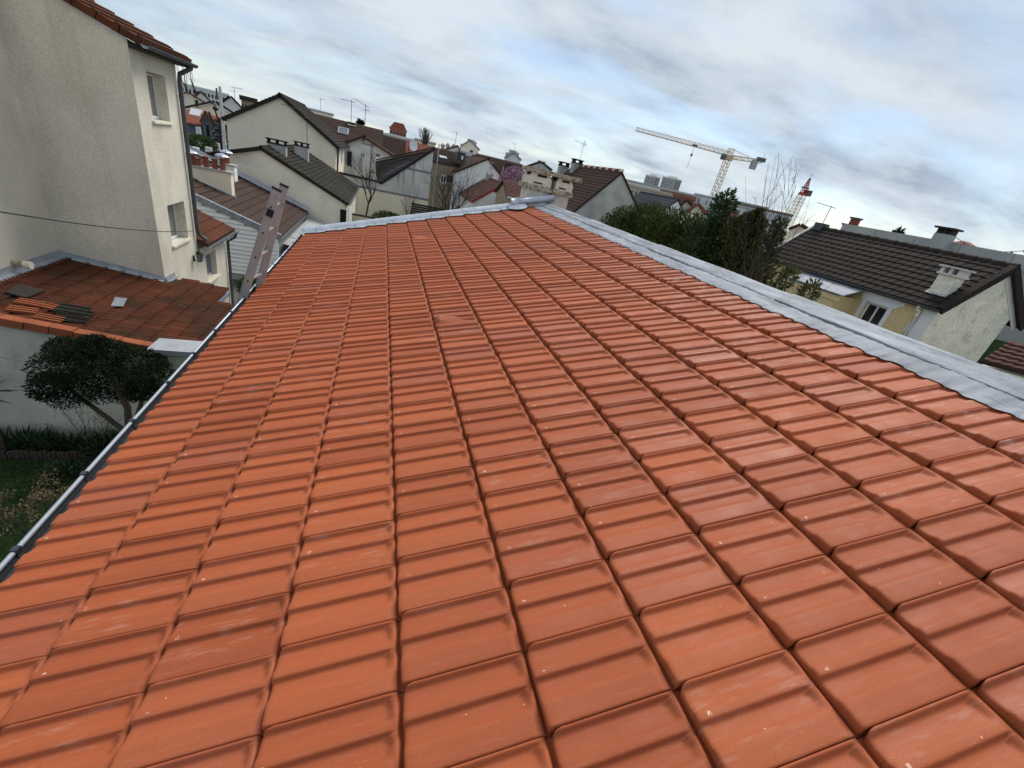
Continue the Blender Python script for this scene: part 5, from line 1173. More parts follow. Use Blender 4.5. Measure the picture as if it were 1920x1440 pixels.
nc = 10; g12_ = L12 / nc; nw_ = 26; tw_ = (Y12b - Y12 + .10) / nw_
DT = small_tile('dark_roof_tile', g12_, tw_, 'darktile', .017, 1, .036, .03)
R12 = Matrix(((u12.x, 0, n12.x, 0), (0, 1, 0, 0), (u12.z, 0, n12.z, 0), (0, 0, 0, 1)))
for i in range(nc):
    for j in range(nw_):
        inst(DT, 'tile', ro12, Matrix.Translation(V3(e12.x, Y12 - .10 + j * tw_, e12.z) + u12 * (g12_ * i) + n12 * .012) @ R12 @ Matrix.Rotation(rnd.uniform(-.008, .008), 4, 'Y'))
for j in range(20):
    b = MB(); y0 = Y12 - .14 + j * .405; P_ = [(-.14, -.09), (-.09, .03), (0, .075), (.09, .03), (.14, -.09)]
    vs = [V3(a12.x + p[0], y0, a12.z + .055 + p[1]) for p in P_] + [V3(a12.x + p[0] * .84, y0 + .43, a12.z + .04 + p[1] * .84) for p in P_]
    b.add(vs, [(k, k + 1, k + 6, k + 5) for k in range(4)] + [(4, 3, 2, 1, 0)]); build(b, 'ridge_tile', 'darktile', ro12)
for i in range(nc):
    o_ = V3(e12.x, Y12 - .16, e12.z) + u12 * (g12_ * i); b = MB(); b.obox(o_ - n12 * .16, u12 * (g12_ + .02), V3(0, .055, 0), n12 * .23); b.obox(o_ + n12 * .0701, u12 * (g12_ + .02), V3(0, .20, 0), n12 * .028); build(b, 'verge_tile', 'darktile', ro12)
u12r = V3(xr_e - a12.x, 0, -(xr_e - a12.x) * s12r); LLr = u12r.length; u12r.normalize(); nr12 = V3(u12r.z * -1, 0, u12r.x)
b = MB(); b.obox(V3(a12.x, Y12 - .18, a12.z) - nr12 * .18, u12r * LLr, V3(0, .06, 0), nr12 * .24); build(b, 'verge_board', 'darktile', ro12)
for k in range(2):
    b = MB(); b.obox(V3(a12.x + .12, Y12 - .02, a12.z - .24) + u12r * (k * LLr * .46), u12r * (LLr * .43), V3(0, .018, 0), -nr12 * .20); build(b, 'soffit_panel', 'white', ro12)
b = MB(); b.obox(V3(e12.x, Y12b - .005, e12.z + .02), V3(a12.x - e12.x, 0, a12.z - e12.z), V3(0, .10, 0), n12 * .10); build(b, 'verge_strip', 'chimney_shaft', ro12)
b = MB(); half_round(b, e12.x - .06, e12.z - .01, .065, Y12 - .10, Y12b); b.tube([V3(e12.x - .127, Y12 - .10, e12.z - .008), V3(e12.x - .127, Y12b, e12.z - .008)], .011, 6); build(b, 'gutter', 'pipe', h12)
b = MB(); y_ = Y12 + .50; b.tube([V3(e12.x - .06, y_, e12.z - .06), V3(e12.x - .08, y_, e12.z - .20), V3(xw - .10, y_ - .02, zw - .38), V3(xw - .10, y_ - .02, zw - .55)], .055, 8); b.tube([V3(xw - .09, y_ - .02, zw - .50), V3(xw - .09, y_ - .02, GZ)], .05, 8); build(b, 'downpipe', 'white', h12, smooth=True)
# chimney on its slope
pc0 = aP(1766, 552, e12, n12); cxx, cyy = pc0.x + .12, pc0.y + .12
ctop = aX(1789, 519, cxx).z
b = MB(); b.box((cxx - .20, cyy - .28, pc0.z - .4), (cxx + .24, cyy + .28, ctop)); ck = build(b, 'chimney', 'roughcast', h12)
b = MB(); b.obox(V3(cxx - .26, cyy - .33, pc0.z - .085), u12 * .50, V3(0, .66, 0), n12 * .045); build(b, 'mortar_fillet', 'concrete', ck)
b = MB(); b.box((cxx - .27, cyy - .36, ctop + .001), (cxx + .31, cyy + .36, ctop + .06))
for k in range(3): b.box((cxx - .22, cyy - .32 + k * .265, ctop + .061), (cxx + .26, cyy - .21 + k * .265, ctop + .25))
b.box((cxx - .29, cyy - .40, ctop + .251), (cxx + .33, cyy + .40, ctop + .30)); build(b, 'chimney_cap', 'chimney_shaft', ck)
# porch with its small metal roof on the left
b = MB(); pr = [aX(1480, 520, xw - 1.0), aX(1590, 545, xw - 1.0)]; py0, py1 = pr[1].y, pr[0].y; pz_ = aX(1540, 533, xw - 1.0).z
b.prism([V3(xw - 1.1, py0, pz_ - .18), V3(xw - .001, py0, pz_ + .22), V3(xw - .001, py1, pz_ + .22), V3(xw - 1.1, py1, pz_ - .18)], V3(0, 0, .05)); build(b, 'porch_roof', 'lead', h12)
b = MB(); b.box((xw - 1.0, py0 + .25, GZ), (xw - .002, py1 - .2, pz_ - .20)); b.box((xw - 1.05, py0 + .1, pz_ - .42), (xw - 1.001, py1 - .1, pz_ - .22)); build(b, 'porch_wall', 'yellow', h12)
# ================================================================== BEHIND THE DARK ROOF, RIGHT
cw = thing('concrete_wall_building', 'long bare concrete block wall with a chimney behind the dark tiled roof', 'building', (30, 14, GZ))
wl, wr = aX(1588, 411, 27.0), aX(1935, 497, 27.0)
zw_ = aX(1765, 452, 27.0).z
b = MB(); b.box((27.0, wr.y - 1.5, GZ), (27.35, wl.y, zw_)); b.box((27.36, wr.y - 1.5, GZ), (34, wl.y, zw_ - .25)); build(b, 'wall', 'concrete', cw)
for k in range(10):
    y = wl.y - .02 - k * 2.02
    if y - 2 < wr.y - 1.5: break
    b = MB(); b.box((26.97, y - 1.99, zw_ - .62), (27.0 - .001, y, zw_ + .02)); build(b, 'panel', 'concrete', cw)
c0, c1 = aX(1756, 449, 26.9), aX(1781, 461, 26.9)
zt_ = aX(1772, 440, 26.9).z
b = MB(); b.box((26.5, c1.y, zw_ - 1.2), (26.96, c0.y, zt_)); ck = build(b, 'chimney', 'concrete', cw)
b = MB()
for k in range(3): yy = c1.y + (c0.y - c1.y - .14) * k / 2; b.box((26.55, yy, zt_ + .001), (26.9, yy + .14, zt_ + .22))
b.box((26.4, c1.y - .12, zt_ + .221), (27.0, c0.y + .12, zt_ + .30)); build(b, 'chimney_cap', 'wood_dark', ck)
c0, c1 = aX(1790, 461, 27.6), aX(1813, 467, 27.6); b = MB(); b.box((27.4, c1.y, zw_ - .3), (27.9, c0.y, c0.z - .12))
for k in range(3): yy = c1.y + (c0.y - c1.y - .14) * k / 2; b.box((27.45, yy, c0.z - .119), (27.85, yy + .14, c0.z + .0))
b.box((27.35, c1.y - .1, c0.z + .001), (27.95, c0.y + .1, c0.z + .08)); build(b, 'chimney', 'wood_dark', cw)
q0, q1 = aD(1815, 466, 60), aD(1848, 473, 60)
rh, _r = rect_house('hip_roof_house', 'low brown hipped roof with a small finial peeping over the concrete wall', (q0.x + 1, q0.y, GZ), q1.y - 1, q1.y + 6, q0.x - .5, q1.x + 3.5, q1.z - .9, q0.z + .6, 'apart_white', 'redtile', 0, hip=2.0)
q0, q1 = aD(1583, 424, 44), aD(1640, 436, 44)
oh, orr = rect_house('orange_roof_house', 'house with a pale orange tile roof just showing over the dark ridge', (q0.x + 2, q0.y, GZ), q1.y - 2.5, q1.y + 3, q0.x - .5, q1.x + 1.2, q1.z - 1.9, q1.z - .1, 'apart_white', 'orangetile', 8)
for (x, y, w, h_, m_) in ((1592, 421, .5, .35, 'concrete'), (1601, 419, .3, .75, 'terrapot')):
    p = aD(x, y, 44); b = MB(); b.box((p.x - w / 2, p.y - .3, p.z - 1.6), (p.x + w / 2, p.y + .3, p.z + h_ - .45)); ck = build(b, 'chimney', m_, oh); b = MB(); b.box((p.x - w / 2 - .08, p.y - .38, p.z + h_ - .449), (p.x + w / 2 + .08, p.y + .38, p.z + h_ - .33)); build(b, 'chimney_cap', 'pipe', ck)
antenna('tv_antenna', 'small TV aerial on the far end of the dark tiled ridge', aD(1540, 424, 27), .95, [(.9, (-1, .6, .1), .9, 4, .3)], r=.018)
p = aX(1523, 424, a12.x); b = MB(); b.box((p.x - .2, Y12b - .5, a12.z - .2), (p.x + .25, Y12b - .05, a12.z + .24)); build(b, 'chimney_stub', 'pipe', h12)
sp2 = aD(1676, 445, 36); conifer('spruce', 'dark conifer tip sticking up over the concrete wall', V3(sp2.x, sp2.y, GZ), aD(1684, 437, 36).z - GZ + .1, 1.3, 'conifer', 1800, size=.34, lean=.1)
pa, pb = aD(1790, 443, 45), aD(1935, 468, 42); fc = thing('festoon_cable', 'drooping cable hung with small lamps crossing the sky at the far right', 'cable', pa)
pts = [pa.lerp(pb, k / 16) - V3(0, 0, .5 * 4 * (k / 16) * (1 - k / 16)) for k in range(17)]
b = MB(); b.tube(pts, .022, 4); build(b, 'wire', 'pipe', fc)
for k in (0, 3, 6, 8, 9, 10, 11, 12, 13, 15): b = MB(); c_ = pts[k]; b.lathe(c_ - V3(0, 0, .11), [(.02, 0), (.07, .05), (.05, .12), (.01, .14)], 6); build(b, 'lamp', 'pipe', fc)
# small brown roof and grass at the lower right corner
q0 = aZ(1842, 672, -.75)
bs = thing('brown_shed', 'outbuilding with a small brown tile roof at the right picture edge', 'shed', (q0.x + 2, q0.y - .5, GZ))
A_ = aD(1840, 676, 17.0); B_ = aD(1875, 662, 18.6); Cx = aD(1990, 700, 18.6); Dx = aD(1985, 735, 17)
zz_ = A_.z; A_, B_ = V3(A_.x, A_.y, zz_), V3(B_.x, B_.y, zz_ + .55); Dx = V3(A_.x + 3.2, A_.y - 2.0, zz_); Cx = B_ + (Dx - A_)
b = MB(); slab(b, A_, Dx, Cx, B_, .1); r_ = build(b, 'roof', 'wood_dark', bs); courses(r_, A_, Dx, Cx, B_, 6, 'browntile_red', .05, 14, .025)
b = MB(); b.prism([V3(A_.x + .1, A_.y + .05, GZ), V3(Dx.x, Dx.y + .05, GZ), V3(Cx.x, Cx.y, GZ), V3(B_.x + .1, B_.y, GZ)], V3(0, 0, zz_ - .15 - GZ)); build(b, 'wall', 'render_old', bs)
gp = MB(); gp.grid(lambda u, v: V3(24.6 + 2.3 * u, 2 + 9.5 * v, -2.3 + 1.9 * u + .15 * math.sin(v * 23)), 6, 6); go = build(gp, 'grass_bank', 'lawn'); go['kind'] = 'structure'
twig_bush('bramble', 'tangled leafless bush against the roughcast gable at the right edge', 'shrub', aD(1905, 606, 30) - V3(0, 0, 1.2), 14, 1.0, .02, 2, 77, 'twig', .5, .2, base_r=1.2)

# ================================================================== CYPRESS HEDGE AND SHRUBS BEYOND THE RIDGE
def clumpy(name, label, cat, base, blobs, m, per, size, group=None, aspect=2.6, jit=.8, shell=.45, upb=.7, trunk=.09):
    t = thing(name, label, cat, base, group); mb = MB(); base = Vector(base)
    top_ = max(blobs, key=lambda q: q[0][2])[0]; mb.tube([base, V3(base.x, base.y, (base.z + top_[2]) / 2), V3(top_[0], top_[1], top_[2] - .3)], [trunk, trunk * .8, .02], 6)
    for (c, r) in blobs[::3]: mb.tube([V3(base.x, base.y, c[2] - 1.2), V3(*c)], [.03, .01], 4)
    build(mb, 'trunk', 'bark', t); P_, D_ = [], []
    for (c, r) in blobs:
        n = int(per * r[0] * r[2]); p, d = ellip(n, c, r, shell=shell); P_.append(p); D_.append(d * .6 + np.array([0, 0, upb]))
    leaf_cloud('crown', m, t, np.concatenate(P_), size, np.concatenate(D_), aspect, jit); return t
CYPD = 15.0
spec = [('left end cypress of the dark evergreen screen, next to the grey gable', [(1150, 424), (1165, 412), (1180, 402), (1172, 424)]),
        ('rounded cypress in the evergreen screen below the blue black roof', [(1196, 398), (1212, 392), (1230, 391), (1215, 410), (1190, 415), (1238, 408)]),
        ('cypress in the evergreen screen below the white pointed gable', [(1248, 397), (1265, 398), (1280, 404), (1262, 418), (1285, 425)]),
        ('cypress in the evergreen screen in front of the cream gable with a slit window', [(1300, 412), (1318, 424), (1296, 436), (1322, 446)])]
for lab, tops in spec:
    bl = []
    cx0 = aD(*tops[0], CYPD)
    for (x, y) in tops:
        c = aD(x, y, CYPD + rng.uniform(-.6, .6)); r = .62
        c.z -= r * .85
        zc = c.z
        while zc > -3.2:
            rr = r * (1 + .35 * min(1, (c.z - zc) / 2)); bl.append(((c.x + rng.normal() * .12, c.y + rng.normal() * .12, zc), (rr, rr, rr * 1.1))); zc -= .85
    m_ = sum((Vector(b_[0]) for b_ in bl), Vector()) / len(bl)
    clumpy('cypress', lab, 'tree', V3(m_.x, m_.y, GZ), bl, 'cypress', 4200, .085, 'evergreen screen trees beyond the ridge')
def feathery(name, label, base, top, r, n, m='fir', size=.26, group=None):
    t = thing(name, label, 'tree', base, group); base, top = Vector(base), Vector(top); mb = MB(); mb.tube([base, base.lerp(top, .5), top], [.12, .07, .012], 6); build(mb, 'trunk', 'bark', t)
    P_, D_ = [], []
    H = (top - base).length; nb = 90
    for k in range(nb):
        f = .28 + .72 * ((k + rng.random()) / nb); a = k * 2.4 + rng.normal() * .3; L_ = r * (1 - f) ** .72 * rng.uniform(.4, 1.3) + .14
        s0 = base.lerp(top, f); dirb = Vector((math.cos(a), math.sin(a), .45 + .5 * f)).normalized(); kk = max(14, int(n / nb * L_ / r * 1.6))
        u = rng.uniform(.05, 1, kk); wdt = .16 * L_ * (1 - u) + .03
        pp_ = np.array(s0)[None] + np.array(dirb)[None] * (u * L_)[:, None] + rng.normal(size=(kk, 3)) * wdt[:, None]; pp_[:, 2] += .16 * L_ * u ** 2
        P_.append(pp_); D_.append(np.tile(np.array(dirb), (kk, 1)))
    leaf_cloud('crown', m, t, np.concatenate(P_), size, np.concatenate(D_), 3.6, 1.0); return t
b0 = aD(1366, 480, 14.2); feathery('conifer', 'tallest feathery conifer, its tip crossing the foot of the crane mast', V3(b0.x, b0.y, GZ), aD(1363, 366, 14.2), 1.5, 16500, group='evergreen screen trees beyond the ridge', size=.15)
b0 = aD(1312, 480, 13.4); feathery('conifer', 'short blue green conifer at the left foot of the tallest feathery conifer', V3(b0.x, b0.y, GZ), aD(1311, 408, 13.4), 1.25, 6500, group='evergreen screen trees beyond the ridge', size=.14)
b0 = aD(1416, 480, 14.0); feathery('conifer', 'dark broad conifer right of the tallest one, behind the bare stems', V3(b0.x, b0.y, GZ), aD(1416, 404, 14.0), 1.6, 111000, m='cypress', group='evergreen screen trees beyond the ridge', size=.15)
b0 = aD(1462, 500, 15.0); feathery('conifer', 'low conifer at the corner of the dark tiled roof, behind the bare stems', V3(b0.x, b0.y, GZ), aD(1462, 418, 15.0), 1.3, 11000, m='cypress', group='evergreen screen trees beyond the ridge', size=.15)
# tall bare shrubs: whippy stems that lean outwards
def whip(name, label, stems, seed, m='twig_dark', r=.0145, side=6, base_r=.25, grp=None):
    rn = random.Random(seed); mb = MB(); f0 = stems[0][0]; t = None
    for (foot, tipx) in stems:
        if t is None: t = thing(name, label, 'shrub', foot, grp)
        f_, t_ = Vector(foot), Vector(tipx); n = 9; pts = []
        bow = Vector((rn.gauss(0, .25), rn.gauss(0, .25), 0))
        for k in range(n + 1):
            s = k / n; pts.append(f_.lerp(t_, s) + bow * (s * (1 - s) * 1.6) + V3(rn.gauss(0, .02), rn.gauss(0, .02), 0))
        mb.tube(pts, [r * (1 - .85 * k / n) for k in range(n + 1)], 5, cap=False)
        L_ = (t_ - f_).length
        for k in range(side):
            s = rn.uniform(.35, .97); i = min(int(s * n), n - 1); p = pts[i].lerp(pts[i + 1], s * n - i); ax = (pts[i + 1] - pts[i]).normalized()
            d = (ax * 1.1 + Vector((rn.gauss(0, .45), rn.gauss(0, .45), rn.gauss(.1, .25)))).normalized(); l = L_ * rn.uniform(.06, .17) * (1.25 - s * .6)
            q1_ = p + d * l * .5 + V3(0, 0, .02); q2_ = q1_ + (d + Vector((rn.gauss(0, .3), rn.gauss(0, .3), .35))).normalized() * l * .5
            mb.tube([p, q1_, q2_], [r * .42, r * .30, r * .16], 3, cap=False)
            for z in range(3):
                e_ = p.lerp(q2_, rn.uniform(.3, 1)); dd_ = (d + Vector((rn.gauss(0, .6), rn.gauss(0, .6), rn.gauss(.2, .4)))).normalized(); mb.tube([e_, e_ + dd_ * l * rn.uniform(.12, .3)], [r * .2, r * .12], 3, cap=False)
    build(mb, 'stems', m, t); return t
D_ = 12.2
foot = aD(1420, 600, D_); foot.z = -3.6
tips1 = [(1400, 332), (1398, 390), (1410, 370), (1434, 350), (1418, 372), (1385, 400), (1392, 420), (1372, 440), (1360, 455)]
whip('bare_shrub', 'tall leafless shrub with whippy dark stems left of the luffing crane, against the conifers', [(foot + V3(rng.normal() * .8, rng.normal() * .8, 0), aD(x, y, D_ + rng.normal() * .3)) for x, y in tips1], 4)
foot = aD(1450, 590, D_); foot.z = -3.6
tips2 = [(1456, 293), (1464, 308), (1502, 308), (1474, 332), (1461, 328), (1490, 355), (1452, 360), (1438, 346), (1486, 372), (1516, 370), (1505, 395), (1516, 408), (1478, 400), (1470, 420), (1448, 410), (1440, 430)]
whip('bare_shrub', 'tallest leafless shrub, its stems rising high into the sky beside the red topped crane', [(foot + V3(rng.normal() * .8, rng.normal() * .8, 0), aD(x, y, D_ + rng.normal() * .3)) for x, y in tips2], 9, side=8)
foot = aD(1440, 620, 11.2); foot.z = -3.2
tips3 = [(1500, 455), (1486, 470), (1512, 462), (1470, 480), (1530, 500), (1545, 520), (1500, 490), (1460, 500), (1420, 470), (1405, 480), (1432, 490)]
whip('bare_shrub', 'lower leafless shrub spreading in front of the pale wall and the metal porch roof', [(foot + V3(rng.normal() * .4, rng.normal() * .4, 0), aD(x, y, 11.2 + rng.normal() * .3)) for x, y in tips3], 14, m='twig', side=7)
for (x, y, lab) in ((1476, 522, 'green leafy laurel sprig beside the metal porch roof, the left of two'), (1517, 548, 'green leafy laurel sprig right against the porch, the right of two')):
    c = aD(x, y, 11.0); p_, d_ = ellip(420, (c.x, c.y, c.z), (.17, .17, .24), shell=.1); t_ = thing('laurel', lab, 'shrub', V3(c.x, c.y, -3.4), 'laurel sprigs by the porch'); mb = MB(); mb.tube([V3(c.x, c.y, -3.4), V3(c.x, c.y, c.z)], [.03, .012], 5); build(mb, 'stem', 'bark', t_); leaf_cloud('leaves', 'laurel', t_, p_, .085, d_ + np.array([0, 0, .6]), 2.4, .7)

# ================================================================== BARE TREES AMONG THE HOUSES ON THE LEFT
def bare_tree(name, label, base, h, r, depth, seed, nst=1, m='twig_dark', spread=.42, up=.28, ratio=(.6, .82), kids=(2, 3), cat='tree'):
    t = thing(name, label, cat, base); rn = random.Random(seed); mb = MB()
    for k in range(nst):
        a = 2 * math.pi * k / max(nst, 1); o_ = 0 if nst == 1 else .32
        branch_tree(mb, Vector(base) + V3(.1 * math.cos(a), .1 * math.sin(a), 0) * (nst > 1), (math.cos(a) * o_, math.sin(a) * o_, 1), h * .42, r, depth, rn, spread, up, .66, kids, 5, .10, None, ratio)
    build(mb, 'branches', m, t); return t
b0 = aY(684, 420, 37); bare_tree('bare_tree', 'slender leafless tree before the grey stained wall', V3(b0.x, 37, GZ + .2), 6.0, .085, 5, 31, 1, spread=.55, kids=(3, 4), ratio=(.55, .75), up=.15)
b0 = aY(842, 398, 40); bare_tree('bare_tree', 'leafless many-stemmed tree spreading in front of the beige house', V3(b0.x, 40, GZ + 1.0), 5.0, .075, 5, 12, 7, spread=.55, kids=(2, 4), up=.12, ratio=(.6, .8))
b0 = aY(766, 402, 39); bare_tree('bare_shrub', 'small pale leafless shrub left of the dark board fence', V3(b0.x, 39, -4.4), 3.0, .035, 3, 5, 6, m='twig', cat='shrub')
b0 = aY(812, 398, 38); p_, d_ = ellip(1400, (b0.x, 38, -3.6), (1.3, .6, .8), shell=.3); tag(leaf_cloud('shrub', 'conifer', None, p_, .18, d_, 2, .8, loc=(b0.x, 38, GZ)), 'dark evergreen shrub at the foot of the many-stemmed bare tree', 'shrub')

# ================================================================== FAR TOWN
def block(name, label, tl, tr, D, depth, wall, floors=3, cols=6, hz=None, roof=None, Dr=None, wcol='glass_dark', wfrac=(.5, .55), cat='building', group=None, skip=.0, z0=None, balcony=False, roof_h=.6):
    L_, R_ = aD(*tl, D), aD(*tr, Dr or D); zt = (L_.z + R_.z) / 2 if hz is None else hz; z0 = GZ if z0 is None else z0
    L_, R_ = V3(L_.x, L_.y, z0), V3(R_.x, R_.y, z0); u = (R_ - L_); wd = u.length; u.normalize(); nrm = V3(u.y, -u.x, 0)
    if nrm.y > 0: nrm = -nrm
    t = thing(name, label, cat, L_, group); b = MB(); b.obox(L_, u * wd, -nrm * depth, V3(0, 0, zt - z0)); build(b, 'wall', wall, t)
    b = MB(); b.obox(L_ + V3(0, 0, zt - z0 + .001) + nrm * .25 - u * .25, u * (wd + .5), -nrm * (depth + .5), V3(0, 0, roof_h)); build(b, 'roof', roof or 'apart_grey', t)
    H_ = zt - max(z0, zt - floors * 3.0); fh = 3.0; cw_ = wd / cols
    g = MB(); g.obox(V3(0, 0, 0), u * cw_ * wfrac[0], nrm * .10, V3(0, 0, fh * wfrac[1])); me = g.mesh('window'); me.materials.append(MT[wcol])
    rn = random.Random(len(label))
    for f in range(floors):
        for c in range(cols):
            if rn.random() < skip: continue
            inst(me, 'window', t, Matrix.Translation(L_ + u * (cw_ * (c + .5 - wfrac[0] / 2)) + V3(0, 0, zt - z0 - fh * (f + 1) + fh * .25) - nrm * .02))
    if balcony:
        for f in range(floors): b = MB(); b.obox(L_ + V3(0, 0, zt - z0 - fh * (f + 1)) + nrm * .03, u * wd, nrm * .9, V3(0, 0, .95)); build(b, 'balcony', wall if balcony is True else balcony, t)
    return t, L_, u, wd, zt, nrm
def far_house(name, label, apex, left, right, D, depth, wall, roofm, z0=None, ridge_cross=False, win=None, group=None):
    """gable seen from the front at distance D"""
    A_, L_, R_ = aD(*apex, D), aD(*left, D), aD(*right, D); u = V3(R_.x - L_.x, R_.y - L_.y, 0).normalized(); nrm = V3(u.y, -u.x, 0); nrm = nrm if nrm.y < 0 else -nrm
    P_ = lambda q: L_ + u * (Vector(q) - L_).dot(u) * 1.0 + V3(0, 0, q.z - L_.z)
    A_, R_ = P_(A_), P_(R_); z0 = GZ if z0 is None else z0
    t = thing(name, label, 'house', V3(L_.x, L_.y, z0), group); b = MB()
    b.prism([V3(L_.x, L_.y, z0), V3(R_.x, R_.y, z0), R_, A_, L_], -nrm * depth); build(b, 'wall', wall, t); b = MB()
    for (e_, s_) in ((L_, -1), (R_, 1)):
        d = (e_ - A_); e2 = A_ + d * 1.10; up = V3(0, 0, .12); q = [e2 + up + nrm * .3, A_ + up + nrm * .3 , A_ + up - nrm * (depth + .3), e2 + up - nrm * (depth + .3)]
        nn = (q[1] - q[0]).cross(q[3] - q[0]).normalized(); nn = nn if nn.z > 0 else -nn; q[1] += u * .001 * s_; q[2] += u * .001 * s_; b.prism(q, nn * .22)
    r = build(b, 'roof', roofm, t)
    for (x0, x1, z_, h) in (win or []):
        b = MB(); w_ = (R_ - L_); o_ = L_ + u * (x0 * (V3(w_.x, w_.y, 0)).length) + V3(0, 0, z_); b.obox(V3(o_.x, o_.y, A_.z - h - z_) + nrm * .02, u * (x1 - x0) * V3(w_.x, w_.y, 0).length, nrm * .08, V3(0, 0, h)); build(b, 'window', 'glass_dark', t)
    return t, r
# --- left, up the street between the tall house and the cream gable
block('apartment_building', 'long white apartment building with rows of dark windows on the hill at far left', (300, 148), (428, 181), 260, 14, 'apart_white', 4, 18, roof='apart_white', wfrac=(.55, .45), roof_h=.8)
far_house('far_house', 'cream gable house under the long white apartment building', (353, 176), (318, 184), (384, 195), 95, 10, 'render_warm', 'redtile', win=[(.72, .80, .6, .9)])
far_house('far_house', 'brown roofed house with a tiny white gable left of the utility pole', (377, 173), (358, 190), (402, 200), 120, 12, 'apart_white', 'browntile_red')
far_house('far_house', 'white gable house right of the utility pole, partly behind the big cream gable', (432, 183), (414, 196), (460, 212), 88, 9, 'apart_white', 'darktile')
far_house('far_house', 'wide cream house with a shallow brown roof behind the street lamp', (404, 194), (352, 205), (450, 224), 70, 9, 'render_warm', 'browntile', win=[(.52, .62, 1.6, 1.1)])
t_, r_ = rect_house('far_house', 'house with a rusty red tile roof, skylight and dark walls beside the street', (-30, 58, GZ), 56, 63, aD(330, 220, 60).x - 4, aD(391, 235, 60).x, aD(375, 237, 57).z, aD(375, 213, 60).z, 'bluegrey', 'redtile', 8)
p = aD(358, 217, 60); b = MB(); b.obox(aD(355, 219, 57.6) + V3(0, 0, .2), V3(.9, 0, 0), V3(0, .7, .55), V3(0, -.03, .05)); build(b, 'skylight', 'apart_white', r_)
p = aD(392, 212, 60); far_house('far_house', 'dark gabled bay at the right end of the rusty red roof', (389, 213), (380, 232), (397, 234), 56.5, 3, 'bluegrey', 'browntile_red', win=[(.35, .65, 1.0, 1.2)])
for k, x in enumerate((369, 374)): q = aD(x, 238, 55); b = MB(); b.tube([V3(q.x, q.y, GZ), V3(q.x, q.y, q.z)], .10, 8); tag(build(b, 'porch_post', 'white', None, V3(q.x, q.y, GZ)), ['white porch post under the rusty red roof, left of two', 'white porch post under the rusty red roof, right of two'][k], 'post', 'white porch posts')
q = aD(372, 266, 50); p_, d_ = ellip(2600, (q.x, q.y, q.z - .1), (1.35, .8, .62), shell=.4); tag(leaf_cloud('hedge', 'hedgegreen', None, p_, .18, d_, 2, .8, loc=(q.x, q.y, GZ)), 'bright green clipped hedge above the grey fence in the street', 'hedge')
fs_ = thing('street_fence', 'grey slatted fence panel between white pillars below the clipped hedge', 'fence', aD(370, 288, 47))
f0, f1 = aD(371, 277, 47), aD(388, 281, 47); zf_ = f0.z
for k in range(9): b = MB(); p = f0.lerp(f1, k / 8); b.box((p.x - .06, p.y, GZ), (p.x + .06, p.y + .04, zf_ - .1)); build(b, 'slat', 'bluegrey', fs_)
for x in (360.5, 367, 391): p = aD(x, 276, 47); b = MB(); b.box((p.x - .20, p.y - .2, GZ), (p.x + .20, p.y + .2, p.z)); build(b, 'pillar', 'apart_white', fs_)
for k, x in enumerate((403, 407.5)): p = aD(x, 268, 52); b = MB(); b.box((p.x - .14, p.y, GZ), (p.x + .14, p.y + .2, p.z)); tag(build(b, 'gate_post', 'apart_white', None, V3(p.x, p.y, GZ)), ['white gate post in the street beside the lamp, left of two', 'white gate post in the street beside the lamp, right of two'][k], 'post', 'white gate posts')
up0 = aD(421, 300, 55); ut = aD(412, 162, 55); b = MB(); b.tube([V3(ut.x, ut.y, GZ), V3(ut.x, ut.y, ut.z)], [.20, .12], 8); up_ = thing('utility_pole', 'grey concrete utility pole left of the big cream gable', 'pole', V3(ut.x, ut.y, GZ)); build(b, 'pole', 'chimney_shaft', up_)
b = MB(); b.box((ut.x - .35, ut.y - .05, ut.z - 1.1), (ut.x - .22, ut.y + .05, ut.z - .2)); build(b, 'insulator', 'pipe', up_)
lm = aD(411, 232, 50); lp = thing('street_lamp', 'dark street lamp with a curved arm and round head before the cream house', 'street lamp', V3(lm.x, lm.y, GZ)); lt_ = aD(404, 204, 50)
b = MB(); b.tube([V3(lm.x, lm.y, GZ), V3(lm.x, lm.y, lm.z - 1.0), V3(lm.x, lm.y, lm.z), V3(lm.x - .25, lm.y, lm.z + 1.1), V3(lt_.x, lt_.y, lt_.z + .3), V3(lt_.x - .9, lt_.y, lt_.z + .9)], [.11, .08, .07, .06, .05, .04], 8); build(b, 'post', 'black', lp)
b = MB(); b.lathe(V3(lt_.x, lt_.y, lt_.z - .15), [(.05, 0), (.20, .08), (.22, .22), (.08, .36)], 10); build(b, 'lamp_head', 'black', lp)
q = aD(404, 255, 58); p_, d_ = ellip(1500, (q.x, q.y, q.z), (1.3, 1.0, 1.6), shell=.2); bt = bare_tree('street_tree', 'brownish street tree behind the dark lamp post', V3(q.x, q.y, GZ), q.z - GZ, .12, 3, 3, 1); leaf_cloud('leaves', 'conifer', bt, p_, .2, None, 2)
bare_tree('bare_tree', 'small bare tree before the long white apartment building', V3(*aD(366, 185, 130)[:2], GZ + 4), 8.5, .22, 3, 17, 2)
antenna('tv_antenna', 'TV aerial on the white gable roof right of the utility pole', aD(441, 195, 88), 2.2, [(2.1, (1, 0, .1), 1.5, 5, .7), (1.6, (-1, 0, 0), .8, 4, .5)], r=.035)
block('far_building', 'low beige building with a flat roof behind the eave of the cream gable', (452, 185), (480, 194), 95, 8, 'wood_beige', 2, 5, roof='wood_dark')
block('far_building', 'pale rendered upper storey behind the ridge of the big cream gable', (581, 203), (624, 218), 130, 10, 'render_warm', 1, 3, roof='apart_grey', skip=.4, roof_h=.3)
antenna('tv_antenna', 'thin TV aerial on the pale upper storey behind the cream gable', aD(601, 207, 130), 2.6, [(2.4, (1, 0, 0), 1.4, 4, .6)], r=.05)
